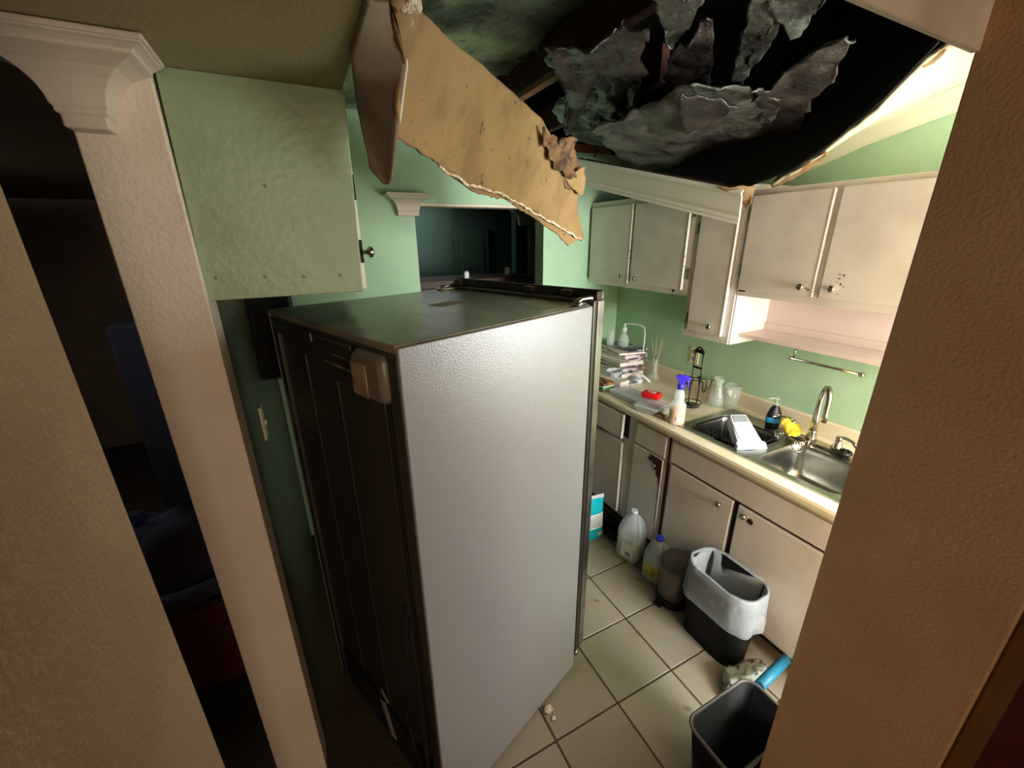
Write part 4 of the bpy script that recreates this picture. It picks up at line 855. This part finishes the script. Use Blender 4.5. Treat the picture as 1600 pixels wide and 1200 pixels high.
jug(1.622, 1.575, .35, 'clear plastic gallon jug with white cap half full on the floor', .335, 'whitep', 'label', .16, .022)
jug(1.628, 1.365, .25, 'white plastic jug with blue cap and yellow label on the floor', .285, 'bluecap', 'yellowlab', .13, .022)
t = thing('pedal_bin', 'small round grey pedal bin with lid behind the lined bin', 'bin', (1.60,1.205,0))
obj('can', MB().lathe([(.082,.03),(.084,.05),(.085,.22),(.083,.235)], 32), 'canbody', t, local=True)
obj('base_ring', MB().lathe([(.092,0),(.094,.006),(.094,.028),(.086,.036)], 32), 'blackp', t, local=True)
obj('lid', MB().lathe([(.090,.235),(.092,.245),(.091,.258),(.078,.275),(.045,.288),(.002,.292)], 32, TR((0,0,0))), 'greyp', t, local=True)
obj('lid_hinge', MB().box((.06,-.03,.235),(.105,.03,.275)), 'greyp', t, local=True, bevel=.006)
obj('pedal', MB().box((-.125,-.025,.006),(-.085,.025,.016)), 'blackp', t, local=True, bevel=.003)
obj('bag_edge', MB().lathe([(.089,.225),(.090,.236)], 32, None, False, False), 'liner', t, local=True)
t = thing('lined_bin', 'dark rectangular bin with translucent white liner folded over its rim', 'bin', (1.585,.92,0))
def binloops(dz=0, e=0): return [rrect(0,.005,.175+e,.30+e,.04,.002+dz), rrect(0,0,.215+e,.345+e,.05,.43)]
obj('bin_body', MB().loft([rrect(0,.005,.170,.285,.06,.0), rrect(0,.0,.205,.335,.08,.42), rrect(0,0,.195,.325,.076,.42), rrect(0,.005,.160,.275,.055,.01)]), 'binblack', t, local=True)
N_ = 12
def lloop(w_, l_, r, z, amp, ph):
    P = rrect(0, 0, w_, l_, r, z, 10); out = []
    for k, p in enumerate(P):
        a = noise.noise(Vector((p[0]*22, p[1]*22, ph)))*amp; d = Vector((p[0], p[1], 0)).normalized()
        out.append((p[0]+d.x*a, p[1]+d.y*a, z+amp*1.2*noise.noise(Vector((p[0]*14, p[1]*14, ph+7)))))
    return out
obj('liner', MB().loft([lloop(.240,.375,.095,.245,.018,1), lloop(.230,.362,.09,.30,.014,1.3), lloop(.220,.352,.088,.38,.008,1.8), lloop(.216,.346,.087,.430,.006,2), lloop(.200,.330,.085,.434,.006,2.2), lloop(.185,.315,.08,.36,.02,2.8), lloop(.175,.30,.08,.26,.03,3.2), lloop(.14,.25,.06,.15,.03,3.9)], None, False, True), 'liner', t, local=True, solid=.0015)
t = thing('crumpled_bag', 'crumpled grey white plastic bag on the tiles between the two dark bins', 'bag', (1.49,.705,0))
obj('bag', chunk((0,0,.045), .088, 41, (1.05,.8,.6), 1.0), 'bagp', t, local=True)
obj('bag_fold', chunk((.095,.0,.05), .055, 43, (.9,.8,.9), 1.0), 'bagp', t, local=True)
obj('bag_fold', chunk((-.07,-.03,.035), .055, 47, (.9,1,.7), 1.0), 'bagp', t, local=True)
t = thing('blue_roll', 'turquoise blue roll leaning between the open bin and the cabinet', 'roll', (1.5,.60,.1))
a_, b_ = Vector((1.44, 0.614, 0.16)), Vector((1.693, 0.649, 0.12))
obj('roll', MB().tube([a_, b_], .021, 18), 'blueroll', t)
obj('roll_end', MB().tube([b_, b_+(b_-a_).normalized()*.012], [.021,.012], 18), 'blueroll', t)
t = thing('open_bin', 'empty black rectangular bin nearest the viewer beside the tan pier', 'bin', (1.115,.497,0))
obj('bin_body', MB().loft([rrect(0,0,.24,.13,.035,.0), rrect(0,0,.33,.185,.045,.35), rrect(0,0,.315,.170,.04,.35), rrect(0,0,.225,.115,.03,.01)]), 'binblack', t, local=True)
obj('rolled_rim', MB().tube(rrect(0,0,.333,.188,.046,.350,6), .006, 8, closed=True), 'greyp', t, local=True)
D1, D2 = (0.653, 1.019, 0), (0.658, 0.98, 0)
for i, (x, y, r) in enumerate(((D1[0]+.012,D1[1],.020), (D2[0]+.01,D2[1],.010))):
    t = thing('debris_crumb', ['pale drywall crumb on the floor beside the fridge', 'smaller drywall crumb touching the fridge edge'][i], 'debris', (x, y, 0))
    obj('crumb', chunk((0,0,r*.4), r, 50+i, (1,1,.4)), 'gypsum', t, local=True)
